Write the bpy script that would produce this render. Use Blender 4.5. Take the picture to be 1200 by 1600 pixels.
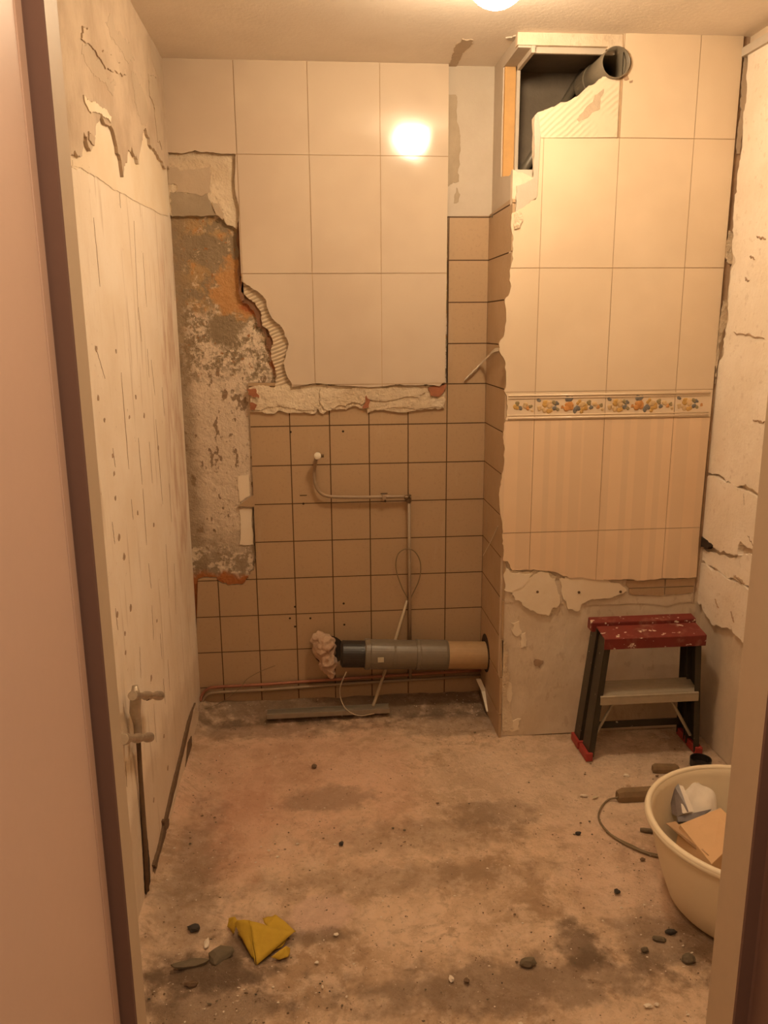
import bpy, bmesh, math, random
from mathutils import Vector, Matrix, noise
for o in list(bpy.data.objects): bpy.data.objects.remove(o)
C = bpy.context.scene.collection
S = bpy.context.scene

# ---------------------------------------------------------------- camera
H = 1.5375                                   # eye height
F = 1260.0                                   # focal length in pixels of the 1200x1600 frame
RX = Vector((0.99611, -0.08779, -0.00751)); UP = Vector((0.02700, 0.22304, 0.97443)); FW = Vector((0.08387, 0.97085, -0.22455))
cam = bpy.data.objects.new('camera', bpy.data.cameras.new('camera')); C.objects.link(cam)
cam.matrix_world = Matrix((( RX[0], UP[0], -FW[0], 0), (RX[1], UP[1], -FW[1], 0), (RX[2], UP[2], -FW[2], H), (0, 0, 0, 1)))
cam.data.sensor_fit = 'VERTICAL'; cam.data.sensor_height = 36; cam.data.lens = 36*F/1600; cam.data.clip_start = 0.02
S.camera = cam
def ray(x, y): return FW + RX*((x-600)/F) - UP*((y-800)/F)
def onY(x, y, Y): d = ray(x, y); t = Y/d.y; return Vector((d.x*t, Y, H+d.z*t))
def onX(x, y, X): d = ray(x, y); t = X/d.x; return Vector((X, d.y*t, H+d.z*t))
def onZ(x, y, Z): d = ray(x, y); t = (Z-H)/d.z; return Vector((d.x*t, d.y*t, Z))

# ---------------------------------------------------------------- light and exposure
S.view_settings.view_transform = 'Standard'; S.view_settings.look = 'None'; S.view_settings.gamma = 1
S.view_settings.use_curve_mapping = False
S.view_settings.exposure = 0.3
W = bpy.data.worlds.new('World'); S.world = W; W.use_nodes = True
W.node_tree.nodes['Background'].inputs[0].default_value = (0.62, 0.46, 0.36, 1)
W.node_tree.nodes['Background'].inputs[1].default_value = 0.38
LAMP = Vector((0.482, 2.205, 2.386)); LAMP_R = 0.080
LAMP_COL = (1.0, 0.77, 0.50, 1); LAMP_STR = 104.0
hl = bpy.data.lights.new('hall_fill', 'AREA'); hl.shape = 'DISK'; hl.size = .45; hl.energy = 10.0; hl.color = (1.0, 0.72, 0.46)  # added fill light in the hall, out of view, lifts floor, tub and door
hl_o = bpy.data.objects.new('hall_fill', hl); hl_o.location = (0.10, 0.40, 2.42); C.objects.link(hl_o)

# ---------------------------------------------------------------- room measures
CEIL = 2.44; YB = 3.1235; YF = 2.763; XL = -0.495; XR = 1.43; XS = 0.672; YD = 0.98; JL = -0.26; JR = 0.575
BT = 0.153

# ---------------------------------------------------------------- materials
class N:
    """small node builder"""
    def __init__(s, name, rough=0.8, spec=0.3):
        s.m = bpy.data.materials.new(name); s.m.use_nodes = True; s.t = s.m.node_tree; s.n = s.t.nodes; s.l = s.t.links
        s.b = s.n['Principled BSDF']; s.b.inputs['Roughness'].default_value = rough
        s.b.inputs['Specular IOR Level'].default_value = spec
        tc = s.n.new('ShaderNodeTexCoord'); s.P = tc.outputs['Object']; s.h = None
    def put(s, sock, v):
        if hasattr(v, 'is_linked'): s.l.new(v, sock)
        elif isinstance(v, (tuple, list)) and len(v) == 3 and sock.type == 'RGBA': sock.default_value = (*v, 1)
        else: sock.default_value = v
    def noise(s, scale, detail=4, rough=.55, vec=None, stretch=None, dist=0):
        v = vec or s.P
        if stretch:
            mp = s.n.new('ShaderNodeMapping'); s.l.new(v, mp.inputs[0]); mp.inputs['Scale'].default_value = stretch; v = mp.outputs[0]
        t = s.n.new('ShaderNodeTexNoise'); s.l.new(v, t.inputs['Vector']); t.inputs['Scale'].default_value = scale
        t.inputs['Detail'].default_value = detail; t.inputs['Roughness'].default_value = rough; t.inputs['Distortion'].default_value = dist
        return t.outputs[0]
    def voro(s, scale, vec=None, rnd=1):
        t = s.n.new('ShaderNodeTexVoronoi'); s.l.new(vec or s.P, t.inputs['Vector']); t.inputs['Scale'].default_value = scale
        t.inputs['Randomness'].default_value = rnd
        return t.outputs[0], t.outputs[1]
    def math(s, op, a, b=0.0, c=None):
        t = s.n.new('ShaderNodeMath'); t.operation = op; s.put(t.inputs[0], a); s.put(t.inputs[1], b)
        if c is not None: s.put(t.inputs[2], c)
        return t.outputs[0]
    def step(s, v, a, b):
        t = s.n.new('ShaderNodeMapRange'); t.interpolation_type = 'SMOOTHSTEP'; s.put(t.inputs[0], v)
        t.inputs[1].default_value = a; t.inputs[2].default_value = b; return t.outputs[0]
    def mix(s, f, a, b):
        t = s.n.new('ShaderNodeMix'); t.data_type = 'RGBA'; s.put(t.inputs[0], f); s.put(t.inputs[6], a); s.put(t.inputs[7], b)
        return t.outputs[2]
    def xyz(s):
        t = s.n.new('ShaderNodeSeparateXYZ'); s.l.new(s.P, t.inputs[0]); return t.outputs
    def blob(s, c, r, amp=.5, scale=12, soft=.25, stretch=None):
        """irregular patch centred on c with radii r"""
        d = s.n.new('ShaderNodeVectorMath'); d.operation = 'SUBTRACT'; s.l.new(s.P, d.inputs[0]); d.inputs[1].default_value = c
        q = s.n.new('ShaderNodeVectorMath'); q.operation = 'DIVIDE'; s.l.new(d.outputs[0], q.inputs[0]); q.inputs[1].default_value = r
        L = s.n.new('ShaderNodeVectorMath'); L.operation = 'LENGTH'; s.l.new(q.outputs[0], L.inputs[0])
        v = s.math('MULTIPLY_ADD', s.noise(scale, 5, .6, stretch=stretch), amp*2, s.math('SUBTRACT', L.outputs[1], amp))
        t = s.step(v, 1+soft/2, 1-soft/2); return t
    def bump(s, hgt, strength=.5, dist=.01):
        t = s.n.new('ShaderNodeBump'); s.put(t.inputs['Height'], hgt); t.inputs['Strength'].default_value = strength
        t.inputs['Distance'].default_value = dist
        if s.h: s.l.new(s.h, t.inputs['Normal'])
        s.h = t.outputs[0]; s.l.new(s.h, s.b.inputs['Normal'])
    def done(s, col, rough=None, metal=None):
        s.put(s.b.inputs['Base Color'], col)
        if rough is not None: s.put(s.b.inputs['Roughness'], rough)
        if metal is not None: s.put(s.b.inputs['Metallic'], metal)
        return s.m
def plain(name, col, rough=.6, metal=0, spec=.4, var=.12, bump=.15, scale=40):
    k = N(name, rough, spec)
    dark = tuple(c*(1-var) for c in col); lite = tuple(min(1, c*(1+var)) for c in col)
    c = k.mix(k.noise(scale), dark, lite)
    if bump: k.bump(k.noise(scale*4), bump, .002)
    return k.done(c, metal=metal)

def m_cream_tile(name, a, b, stripes=False, coords='X'):
    k = N(name, .07, .5)
    c = k.mix(k.step(k.noise(3.0, 3), .35, .65), a, b)
    if stripes:
        t = k.n.new('ShaderNodeTexNoise'); t.noise_dimensions = '1D'; t.inputs['Scale'].default_value = 21; t.inputs['Detail'].default_value = 0
        k.l.new(k.xyz()[0], t.inputs['W'])
        st = k.step(t.outputs[0], .47, .50); c = k.mix(k.math('MULTIPLY', st, .55), c, tuple(v*.86 for v in a))
    k.bump(k.noise(7, 1), .35, .004); k.bump(k.noise(260, 2), .10, .0005)
    return k.done(c, rough=k.math('MULTIPLY_ADD', k.noise(5, 4), .06, .07 if not stripes else .32))
M = {}
M['cream'] = m_cream_tile('cream_glazed_tile', (.64, .52, .395), (.59, .47, .355))
M['cream_right'] = m_cream_tile('cream_satin_tile', (.82, .665, .49), (.76, .61, .44))
M['striped'] = m_cream_tile('striped_beige_tile', (.90, .68, .47), (.84, .62, .42), True)
def m_brown():
    k = N('brown_tile', .42, .35)
    c = k.mix(k.noise(2.5, 3), (.43, .295, .175), (.51, .355, .215))
    c = k.mix(k.math('MULTIPLY', k.step(k.noise(90, 3, .7), .52, .75), .35), c, (.30, .20, .13))
    c = k.mix(k.math('MULTIPLY', k.step(k.noise(14, 5, .7, stretch=(1, 1, .15)), .60, .75), .25), c, (.62, .49, .36))
    k.bump(k.noise(9, 2), .2, .003)
    return k.done(c, rough=k.math('MULTIPLY_ADD', k.noise(12), .3, .3))
M['brown'] = m_brown()
M['dark_grout'] = plain('dark_brown_grout', (.10, .052, .026), .9, var=.3)
M['light_grout'] = plain('tan_grout', (.50, .345, .21), .9, var=.15)
def m_plaster(name, a, b, bscale=25, bs=.5, spots=0, spotcol=(.3, .2, .12), stretch=None, fine=.3):
    k = N(name, .85, .2)
    c = k.mix(k.step(k.noise(5, 6, .6), .35, .65), a, b)
    if spots: c = k.mix(k.math('MULTIPLY', k.step(k.noise(38, 4, .6, stretch=stretch), .60, .66), spots), c, spotcol)
    k.bump(k.noise(bscale, 6, .6, stretch=stretch), bs, .012); k.bump(k.noise(180, 3), fine, .002)
    return k.done(c)
M['white_plaster'] = m_plaster('white_paint', (.58, .50, .41), (.53, .45, .36), 14, .2)
M['ceiling'] = m_plaster('ceiling_paint', (.88, .79, .69), (.84, .75, .65), 70, .12, fine=.15)
M['grey_mortar'] = m_plaster('grey_mortar', (.36, .285, .20), (.44, .35, .25), 30, .4)
M['grey_light'] = m_plaster('grey_skim', (.50, .39, .28), (.56, .44, .32), 12, .5)
M['adhesive'] = m_plaster('tile_adhesive', (.80, .67, .50), (.66, .52, .36), 45, .9, .35, (.45, .31, .19))
def m_comb():
    k = N('combed_adhesive', .85, .2)
    c = k.mix(k.noise(20, 5), (.74, .60, .43), (.58, .45, .31))
    w = k.n.new('ShaderNodeTexWave'); w.bands_direction = 'Z'; w.inputs['Scale'].default_value = 24; w.inputs['Distortion'].default_value = 1.2
    w.inputs['Detail'].default_value = 1; w.inputs['Detail Scale'].default_value = 1.0
    mp = k.n.new('ShaderNodeMapping'); mp.inputs['Rotation'].default_value = (0, .35, 0); k.l.new(k.P, mp.inputs[0]); k.l.new(mp.outputs[0], w.inputs[0])
    c = k.mix(k.math('MULTIPLY', k.step(w.outputs[1], .35, .05), .6), c, (.40, .29, .19))
    k.bump(w.outputs[1], .6, .005)
    return k.done(c)
M['comb'] = m_comb()
def m_comb_light():
    k = N('smooth_combed_adhesive', .8, .2)
    c = k.mix(k.noise(12, 5), (.80, .66, .49), (.72, .58, .42))
    w = k.n.new('ShaderNodeTexWave'); w.bands_direction = 'Z'; w.inputs['Scale'].default_value = 21; w.inputs['Distortion'].default_value = 2
    mp = k.n.new('ShaderNodeMapping'); mp.inputs['Rotation'].default_value = (0, .72, 0); k.l.new(k.P, mp.inputs[0]); k.l.new(mp.outputs[0], w.inputs[0])
    msk = k.step(k.noise(6, 3), .42, .55)
    k.bump(k.math('MULTIPLY', w.outputs[1], msk), .3, .004)
    return k.done(c)
M['comb_light'] = m_comb_light()
def m_left():
    k = N('scraped_cream_plaster', .8, .2)
    c = k.mix(k.step(k.noise(4, 6, .6), .3, .7), (.93, .82, .69), (.86, .73, .58))
    sc = k.noise(26, 3, .5, stretch=(1, 1, .09))
    c = k.mix(k.math('MULTIPLY', k.step(sc, .60, .68), .38), c, (.50, .36, .23))
    st = k.math('MULTIPLY', k.blob((XL, 2.95, 1.15), (1, .16, .62), .5, 5, .6), k.step(k.noise(22, 4, .6, stretch=(1, 1, .25)), .40, .62))
    c = k.mix(k.math('MULTIPLY', st, .62), c, (.56, .34, .22))
    c = k.mix(k.math('MULTIPLY', k.step(k.noise(45, 4, .7), .66, .72), .5), c, (.45, .30, .20))
    c = k.mix(k.math('MULTIPLY', k.blob((XL, 2.1, .1), (1, 1.3, .22), .6, 6, .5), .4), c, (.50, .37, .25))
    k.bump(k.noise(8, 6, .6, stretch=(1, 1, .35)), .7, .02); k.bump(sc, .4, .006); k.bump(k.noise(120, 3), .35, .002)
    return k.done(c)
M['left'] = m_left()
M['left_upper'] = m_plaster('tan_rough_plaster', (.50, .38, .275), (.64, .51, .38), 13, .9, .2, (.5, .36, .24), stretch=(1, 1, .5))
M['left_flake'] = m_plaster('tan_flake', (.52, .41, .30), (.58, .46, .34), 14, .5)
M['left_pale'] = m_plaster('pale_skim_coat', (.88, .76, .60), (.84, .70, .52), 10, .25, fine=.1)
M['right_plaster'] = m_plaster('right_plaster', (.93, .82, .69), (.87, .75, .61), 16, .7, .25, (.55, .40, .27))
M['right_base'] = m_plaster('right_base', (.68, .54, .40), (.76, .62, .47), 9, .5)
M['box_plaster'] = m_plaster('duct_plaster', (.76, .64, .50), (.66, .53, .39), 12, .7, .35, (.48, .34, .22), stretch=(1, 1, .5))
def m_exposed():
    z = lambda v: v
    k = N('scraped_brick_wall', .9, .15)
    X, Y, Z = k.xyz()
    zz = k.math('MULTIPLY_ADD', k.noise(9, 5, .6), .30, k.math('SUBTRACT', Z, .15))      # height with a wobble
    n1 = k.noise(16, 6, .65); n2 = k.noise(34, 6, .7)
    tan_ = k.mix(n1, (.38, .25, .125), (.58, .39, .20))
    grey = k.mix(n1, (.25, .185, .115), (.36, .275, .18))
    org = k.mix(n2, (.50, .24, .085), (.60, .36, .17))
    white = k.mix(n1, (.70, .57, .43), (.82, .68, .54))
    white = k.mix(k.step(k.noise(26, 3, .6, stretch=(1, 1, .6)), .60, .64), white, (.33, .23, .15))
    white = k.mix(k.math('MULTIPLY', k.step(k.noise(60, 3, .6), .62, .68), .7), white, (.42, .29, .19))
    up = k.mix(k.step(n1, .42, .54), tan_, grey)
    up = k.mix(k.step(k.noise(12, 5, .6, dist=.4), .54, .60), up, org)
    c = k.mix(k.step(zz, 1.52, 1.62), white, up)
    band = k.math('MULTIPLY', k.step(zz, 1.28, 1.40), k.step(zz, 1.68, 1.55))
    c = k.mix(k.math('MULTIPLY', band, k.step(n2, .44, .56)), c, grey)
    c = k.mix(k.math('MULTIPLY', band, k.step(k.noise(50, 4, .7), .55, .62)), c, (.80, .68, .53))
    c = k.mix(k.step(zz, 1.90, 1.94), c, tan_)
    c = k.mix(k.blob((-.30, YB, 1.81), (.22, 1, .055), .9, 12, .3), c, grey)
    c = k.mix(k.math('MULTIPLY', k.step(k.noise(30, 6, .7, dist=.5), .57, .64), k.step(zz, 1.35, 1.5)), c, (.66, .50, .34))
    c = k.mix(k.math('MULTIPLY', k.step(k.noise(48, 4, .7), .60, .66), k.step(zz, 1.2, 1.5)), c, (.40, .19, .08))
    c = k.mix(k.blob((-.25, YB, 1.67), (.11, 1, .10), 1.2, 15, .35), c, org)
    c = k.mix(k.blob((-.20, YB, 1.62), (.06, 1, .04), .6, 30, .3), c, (.44, .15, .06))
    c = k.mix(k.blob((-.33, YB, 1.53), (.055, 1, .06), 1.0, 20, .5), c, grey)
    # red brick along the torn right edge
    c = k.mix(k.blob((-.125, YB, 1.50), (.045, 1, .13), .7, 26, .3), c, (.42, .17, .085))
    # darker strip towards the left and grey bottom
    c = k.mix(k.math('MULTIPLY', k.step(k.math('MULTIPLY_ADD', k.noise(12, 4), .08, X), -.375, -.44), .75), c, (.34, .25, .16))
    c = k.mix(k.math('MULTIPLY', k.step(zz, .80, .60), .85), c, grey)
    c = k.mix(k.math('MULTIPLY', k.step(zz, .70, .66), k.step(n2, .5, .58)), c, (.76, .64, .50))
    c = k.mix(k.step(k.math('MULTIPLY_ADD', k.noise(18, 5), .12, Z), .655, .615), c, (.46, .17, .06))
    k.bump(k.noise(22, 7, .65), .9, .02); k.bump(k.noise(90, 4, .6), .5, .004)
    return k.done(c)
M['exposed'] = m_exposed()
M['brick'] = plain('red_brick', (.36, .14, .07), .9, var=.35, bump=.6)
M['brick_dark'] = plain('broken_brick_edge', (.22, .11, .06), .95, var=.4, bump=.7)
def m_floor():
    k = N('dusty_concrete', .9, .15)
    n = k.noise(3.2, 9, .68, dist=.4); n2 = k.noise(15, 8, .7, dist=.3); n3 = k.noise(42, 6, .7)
    c = k.mix(k.step(n, .34, .64), (.46, .315, .20), (.78, .575, .405))
    c = k.mix(k.math('MULTIPLY', k.step(n2, .47, .60), .55), c, (.80, .61, .45))
    c = k.mix(k.math('MULTIPLY', k.step(k.noise(8, 9, .72, dist=.9), .53, .64), .60), c, (.38, .25, .155))
    c = k.mix(k.math('MULTIPLY', k.step(n3, .52, .66), .35), c, (.32, .22, .14))
    c = k.mix(k.math('MULTIPLY', k.blob((-.10, 2.55, 0), (.42, .42, 1), .7, 6, .9), .50), c, (.70, .42, .30))
    c = k.mix(k.math('MULTIPLY', k.blob((-.26, 2.30, 0), (.10, .30, 1), .9, 9, .9), .3), c, (.60, .29, .19))
    c = k.mix(k.math('MULTIPLY', k.blob((-.02, 1.88, 0), (.09, .07, 1), .7, 14, .5), .6), c, (.76, .54, .43))
    c = k.mix(k.math('MULTIPLY', k.blob((.85, 2.0, 0), (.16, .25, 1), .8, 9, .8), .35), c, (.72, .50, .38))
    c = k.mix(k.math('MULTIPLY', k.blob((.90, 2.45, 0), (.50, .25, 1), .5, 5, .9), .45), c, (.70, .54, .41))
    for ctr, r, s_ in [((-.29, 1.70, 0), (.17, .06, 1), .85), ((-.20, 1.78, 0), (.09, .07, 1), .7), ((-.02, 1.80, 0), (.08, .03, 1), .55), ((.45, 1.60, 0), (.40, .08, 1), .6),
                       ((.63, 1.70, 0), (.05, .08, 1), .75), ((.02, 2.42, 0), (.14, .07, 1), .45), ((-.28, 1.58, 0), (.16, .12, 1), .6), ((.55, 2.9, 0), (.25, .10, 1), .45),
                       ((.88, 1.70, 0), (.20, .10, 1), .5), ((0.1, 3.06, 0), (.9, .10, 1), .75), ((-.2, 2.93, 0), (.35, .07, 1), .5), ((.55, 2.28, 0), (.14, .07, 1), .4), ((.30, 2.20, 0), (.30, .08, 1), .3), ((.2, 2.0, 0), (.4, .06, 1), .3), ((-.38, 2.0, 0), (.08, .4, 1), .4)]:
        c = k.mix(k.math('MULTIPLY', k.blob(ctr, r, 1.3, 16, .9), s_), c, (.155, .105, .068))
    c = k.mix(k.math('MULTIPLY', k.step(k.noise(80, 4, .75), .62, .68), .7), c, (.19, .125, .08))
    c = k.mix(k.math('MULTIPLY', k.step(k.noise(105, 4, .75), .64, .70), .7), c, (.86, .71, .56))
    k.bump(k.noise(9, 8, .65), .9, .025); k.bump(k.noise(45, 6, .7), .8, .008)
    return k.done(c)
M['floor'] = m_floor()
M['mound'] = m_plaster('rubble_mortar', (.26, .175, .115), (.40, .28, .19), 40, 1, .5, (.60, .46, .34))
M['door_paint'] = plain('door_paint', (.70, .49, .385), .36, spec=.25, var=.02, bump=.04, scale=60)
M['frame_paint'] = plain('frame_paint', (.54, .42, .29), .45, spec=.4, var=.05, bump=.05)
M['frame_shaded'] = plain('frame_face_paint', (.20, .115, .09), .4, spec=.4, var=.05, bump=.03)  # frame paint with the shade of the hall-facing faces put into the colour
M['dark'] = plain('dark_gap', (.05, .032, .02), .95, var=.3)
M['shadow_brown'] = plain('brown_mortar', (.17, .105, .06), .95, var=.35, bump=.5)
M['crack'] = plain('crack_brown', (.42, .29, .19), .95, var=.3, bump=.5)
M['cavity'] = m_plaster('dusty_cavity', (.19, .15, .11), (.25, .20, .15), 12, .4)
M['wood'] = plain('raw_timber', (.56, .32, .12), .7, var=.2, bump=.3, scale=20)
M['pvc_grey'] = plain('grey_pvc', (.19, .155, .11), .35, spec=.5, var=.12, bump=.05)
M['pvc_beige'] = plain('dusty_beige_pvc', (.44, .285, .145), .55, var=.12, bump=.1)
M['rubber'] = plain('black_rubber', (.028, .022, .018), .35, spec=.5)
M['label'] = plain('sticker_paper', (.60, .52, .36), .6)
M['rag'] = m_plaster('stuffed_rag', (.62, .45, .32), (.45, .27, .18), 30, 1, .3, (.35, .18, .11))
M['pipe_brown'] = plain('painted_water_pipe', (.33, .235, .15), .45, spec=.5, var=.15)
M['pipe_dark'] = plain('tarnished_brass', (.16, .10, .05), .4, metal=.3, var=.3)
M['copper'] = plain('dull_copper', (.36, .15, .09), .45, metal=.3, var=.25)
M['white_plastic'] = plain('white_plastic', (.82, .74, .60), .4, spec=.5, var=.06, bump=.05)
M['conduit'] = plain('cream_conduit', (.56, .45, .30), .45, var=.1)
M['cable'] = plain('grey_cable', (.22, .16, .09), .5)
M['cable_light'] = plain('pale_cable', (.50, .40, .28), .5)
M['alu'] = plain('dusty_aluminium', (.42, .38, .31), .38, metal=.7, var=.15)
M['chrome'] = plain('dusty_chrome', (.50, .42, .32), .35, metal=.55, var=.3, bump=.3, scale=60)
M['tub'] = plain('cream_tub_plastic', (.88, .76, .56), .42, spec=.45, var=.04, bump=.05, scale=15)
M['cardboard'] = plain('cardboard', (.72, .47, .26), .8, var=.08, bump=.1, scale=20)
M['cardboard_dark'] = plain('cardboard_inner', (.52, .33, .19), .85, var=.1)
M['foil'] = plain('dark_packaging', (.17, .135, .125), .35, spec=.6, var=.5, bump=.3, scale=25)
M['paper'] = plain('white_paper', (.80, .72, .62), .7, var=.08, bump=.4, scale=20)
M['yellow'] = plain('yellow_cloth', (.56, .36, .035), .85, var=.14, bump=.5, scale=35)
M['ladder_red'] = None
def m_red():
    k = N('red_ladder_paint', .45, .4)
    c = k.mix(k.noise(20), (.15, .020, .017), (.21, .032, .025))
    c = k.mix(k.step(k.noise(42, 3, .6, stretch=(.7, 1, 1)), .63, .67), c, (.72, .60, .48))
    c = k.mix(k.math('MULTIPLY', k.step(k.noise(16, 5, .6), .52, .7), .3), c, (.50, .32, .23))
    return k.done(c)
M['ladder_red'] = m_red()
M['ladder_foot'] = plain('red_rubber_foot', (.36, .045, .035), .5, var=.15)
def m_rail():
    k = N('dark_green_rail', .42, .4)
    c = k.mix(k.noise(20), (.034, .027, .017), (.052, .042, .027))
    c = k.mix(k.step(k.noise(55, 3, .6), .70, .73), c, (.5, .42, .33))
    return k.done(c)
M['rail'] = m_rail()
M['step_alu'] = plain('dusty_step', (.44, .38, .28), .5, metal=.3, var=.15)
M['stone_dark'] = plain('dark_stone', (.05, .042, .035), .7, var=.3, bump=.5)
M['chip_white'] = plain('white_chip', (.78, .68, .55), .8, var=.15, bump=.4)
M['chip_brown'] = plain('brown_chip', (.18, .115, .07), .9, var=.3, bump=.5)
M['chip_grey'] = plain('grey_green_lump', (.16, .125, .08), .85, var=.3, bump=.5)
M['dust_brown'] = plain('dusty_brown_casing', (.24, .16, .085), .7, var=.35, bump=.5, scale=25)
M['tape'] = plain('clear_plastic_strip', (.62, .52, .40), .15, spec=.6, var=.35, bump=.5, scale=30)
_g = bpy.data.materials.new('lamp_globe_glass'); _g.use_nodes = True
_gb = _g.node_tree.nodes['Principled BSDF']; _gb.inputs['Base Color'].default_value = (.9, .85, .75, 1)
_gb.inputs['Emission Color'].default_value = LAMP_COL; _gb.inputs['Emission Strength'].default_value = LAMP_STR
M['globe'] = _g

# ---------------------------------------------------------------- mesh helpers
def obj(name, bm, mat, parent=None, smooth=False, bevel=0, subsurf=0):
    bmesh.ops.recalc_face_normals(bm, faces=bm.faces)
    me = bpy.data.meshes.new(name); bm.to_mesh(me); bm.free()
    for m in (mat if isinstance(mat, (list, tuple)) else [mat]): me.materials.append(m)
    if smooth:
        for p in me.polygons: p.use_smooth = True
    o = bpy.data.objects.new(name, me); C.objects.link(o)
    if parent:
        o.parent = parent
        pm = parent.matrix_basis.copy(); q = parent.parent
        while q: pm = q.matrix_basis @ pm; q = q.parent
        if pm != Matrix.Identity(4): o.matrix_parent_inverse = pm.inverted()
    if bevel:
        b = o.modifiers.new('bevel', 'BEVEL'); b.width = bevel; b.segments = 2; b.limit_method = 'ANGLE'; b.angle_limit = .6
    if subsurf:
        b = o.modifiers.new('sub', 'SUBSURF'); b.levels = subsurf; b.render_levels = subsurf
    return o
def struct(name, bm, mat, **k):
    o = obj(name, bm, mat, **k); o['kind'] = 'structure'; return o
def tag(o, label, cat, group=None):
    o['label'] = label; o['category'] = cat
    if group: o['group'] = group
    return o
def thing(name, label, cat, loc, group=None):
    o = bpy.data.objects.new(name, None); o.empty_display_size = .05; C.objects.link(o); o.location = loc
    return tag(o, label, cat, group)
def box(bm, x0, x1, y0, y1, z0, z1, mi=0):
    v = [bm.verts.new((x, y, z)) for x in (x0, x1) for y in (y0, y1) for z in (z0, z1)]
    for f in ((0, 1, 3, 2), (4, 6, 7, 5), (0, 4, 5, 1), (2, 3, 7, 6), (0, 2, 6, 4), (1, 5, 7, 3)):
        bm.faces.new([v[i] for i in f]).material_index = mi
def hexa(bm, a, b):
    """solid between two quads given as lists of four points"""
    va = [bm.verts.new(p) for p in a]; vb = [bm.verts.new(p) for p in b]
    bm.faces.new(va); bm.faces.new(vb[::-1])
    for i in range(4): bm.faces.new((va[i], va[(i+1) % 4], vb[(i+1) % 4], vb[i]))
def B(*a, **k): bm = bmesh.new(); box(bm, *a, **k); return bm
def tube(bm, pts, r, seg=12, cap=True, mi=0):
    pts = [Vector(p) for p in pts]; rings = []
    rr = r if isinstance(r, (list, tuple)) else [r]*len(pts)
    up = None
    for i, p in enumerate(pts):
        t = (pts[min(i+1, len(pts)-1)]-pts[max(i-1, 0)]).normalized()
        if up is None: up = t.orthogonal().normalized()
        up = (up-t*up.dot(t)); up = up.normalized() if up.length > 1e-6 else t.orthogonal().normalized()
        s = t.cross(up)
        rings.append([bm.verts.new(p+(up*math.cos(a)+s*math.sin(a))*rr[i]) for a in [2*math.pi*j/seg for j in range(seg)]])
    for a, b in zip(rings, rings[1:]):
        for j in range(seg): f = bm.faces.new((a[j], a[(j+1) % seg], b[(j+1) % seg], b[j])); f.material_index = mi
    if cap: bm.faces.new(rings[0][::-1]).material_index = mi; bm.faces.new(rings[-1]).material_index = mi
def spline(pts, n=8):
    P = [Vector(p) for p in pts]; P = [P[0]*2-P[1]]+P+[P[-1]*2-P[-2]]; out = []
    for i in range(1, len(P)-2):
        for k in range(n):
            t = k/n; a, b, c, d = P[i-1:i+3]
            out.append(.5*((2*b)+(c-a)*t+(2*a-5*b+4*c-d)*t*t+(3*b-a-3*c+d)*t**3))
    return out+[P[-2]]
def T(pts, r, seg=12, **k): bm = bmesh.new(); tube(bm, pts, r, seg, **k); return bm
def lathe(bm, prof, c, axis=Vector((0, 0, 1)), seg=32, closed=False):
    c = Vector(c); a = Vector(axis).normalized(); u = a.orthogonal().normalized(); v = a.cross(u); rings = []
    for r, h in prof:
        rings.append([bm.verts.new(c+a*h+(u*math.cos(t)+v*math.sin(t))*max(r, 1e-4)) for t in [2*math.pi*j/seg for j in range(seg)]])
    for p, q in zip(rings, rings[1:]):
        for j in range(seg): bm.faces.new((p[j], p[(j+1) % seg], q[(j+1) % seg], q[j]))
    if not closed: bm.faces.new(rings[0][::-1]); bm.faces.new(rings[-1])
    else:
        p, q = rings[-1], rings[0]
        for j in range(seg): bm.faces.new((p[j], p[(j+1) % seg], q[(j+1) % seg], q[j]))
def rough(pts, amp, seed=1, minlen=.006, closed=True):
    """fractal edge: points are (a,b) or (a,b,1) where 1 keeps the segment to the next point straight"""
    rnd = random.Random(seed); out = []; n = len(pts)
    def sub(p, q, am, depth):
        d = math.hypot(q[0]-p[0], q[1]-p[1])
        if d < minlen*2 or depth > 6: return []
        m = ((p[0]+q[0])/2+rnd.gauss(0, 1)*min(am, d*.16), (p[1]+q[1])/2+rnd.gauss(0, 1)*min(am, d*.16))
        return sub(p, m, am*.62, depth+1)+[m]+sub(m, q, am*.62, depth+1)
    for i in range(n if closed else n-1):
        p, q = pts[i], pts[(i+1) % n]; out.append((p[0], p[1]))
        if len(p) < 3: out += sub(p, q, amp, 0)
    if not closed: out.append(pts[-1][:2])
    return out
def clip(poly, x0, x1, y0, y1):
    def cut(P, f, g):
        o = []
        for i in range(len(P)):
            a, b = P[i-1], P[i]; fa, fb = f(a), f(b)
            if (fa >= 0) != (fb >= 0): t = fa/(fa-fb); o.append((a[0]+(b[0]-a[0])*t, a[1]+(b[1]-a[1])*t))
            if fb >= 0: o.append(b)
        return o
    for f in (lambda p: p[0]-x0, lambda p: x1-p[0], lambda p: p[1]-y0, lambda p: y1-p[1]):
        poly = cut(poly, f, None)
        if len(poly) < 3: return []
    out = []
    for p in poly:
        if not out or math.hypot(p[0]-out[-1][0], p[1]-out[-1][1]) > 1e-5: out.append(p)
    return out
def area(P): return abs(sum(P[i-1][0]*P[i][1]-P[i][0]*P[i-1][1] for i in range(len(P))))/2
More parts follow.
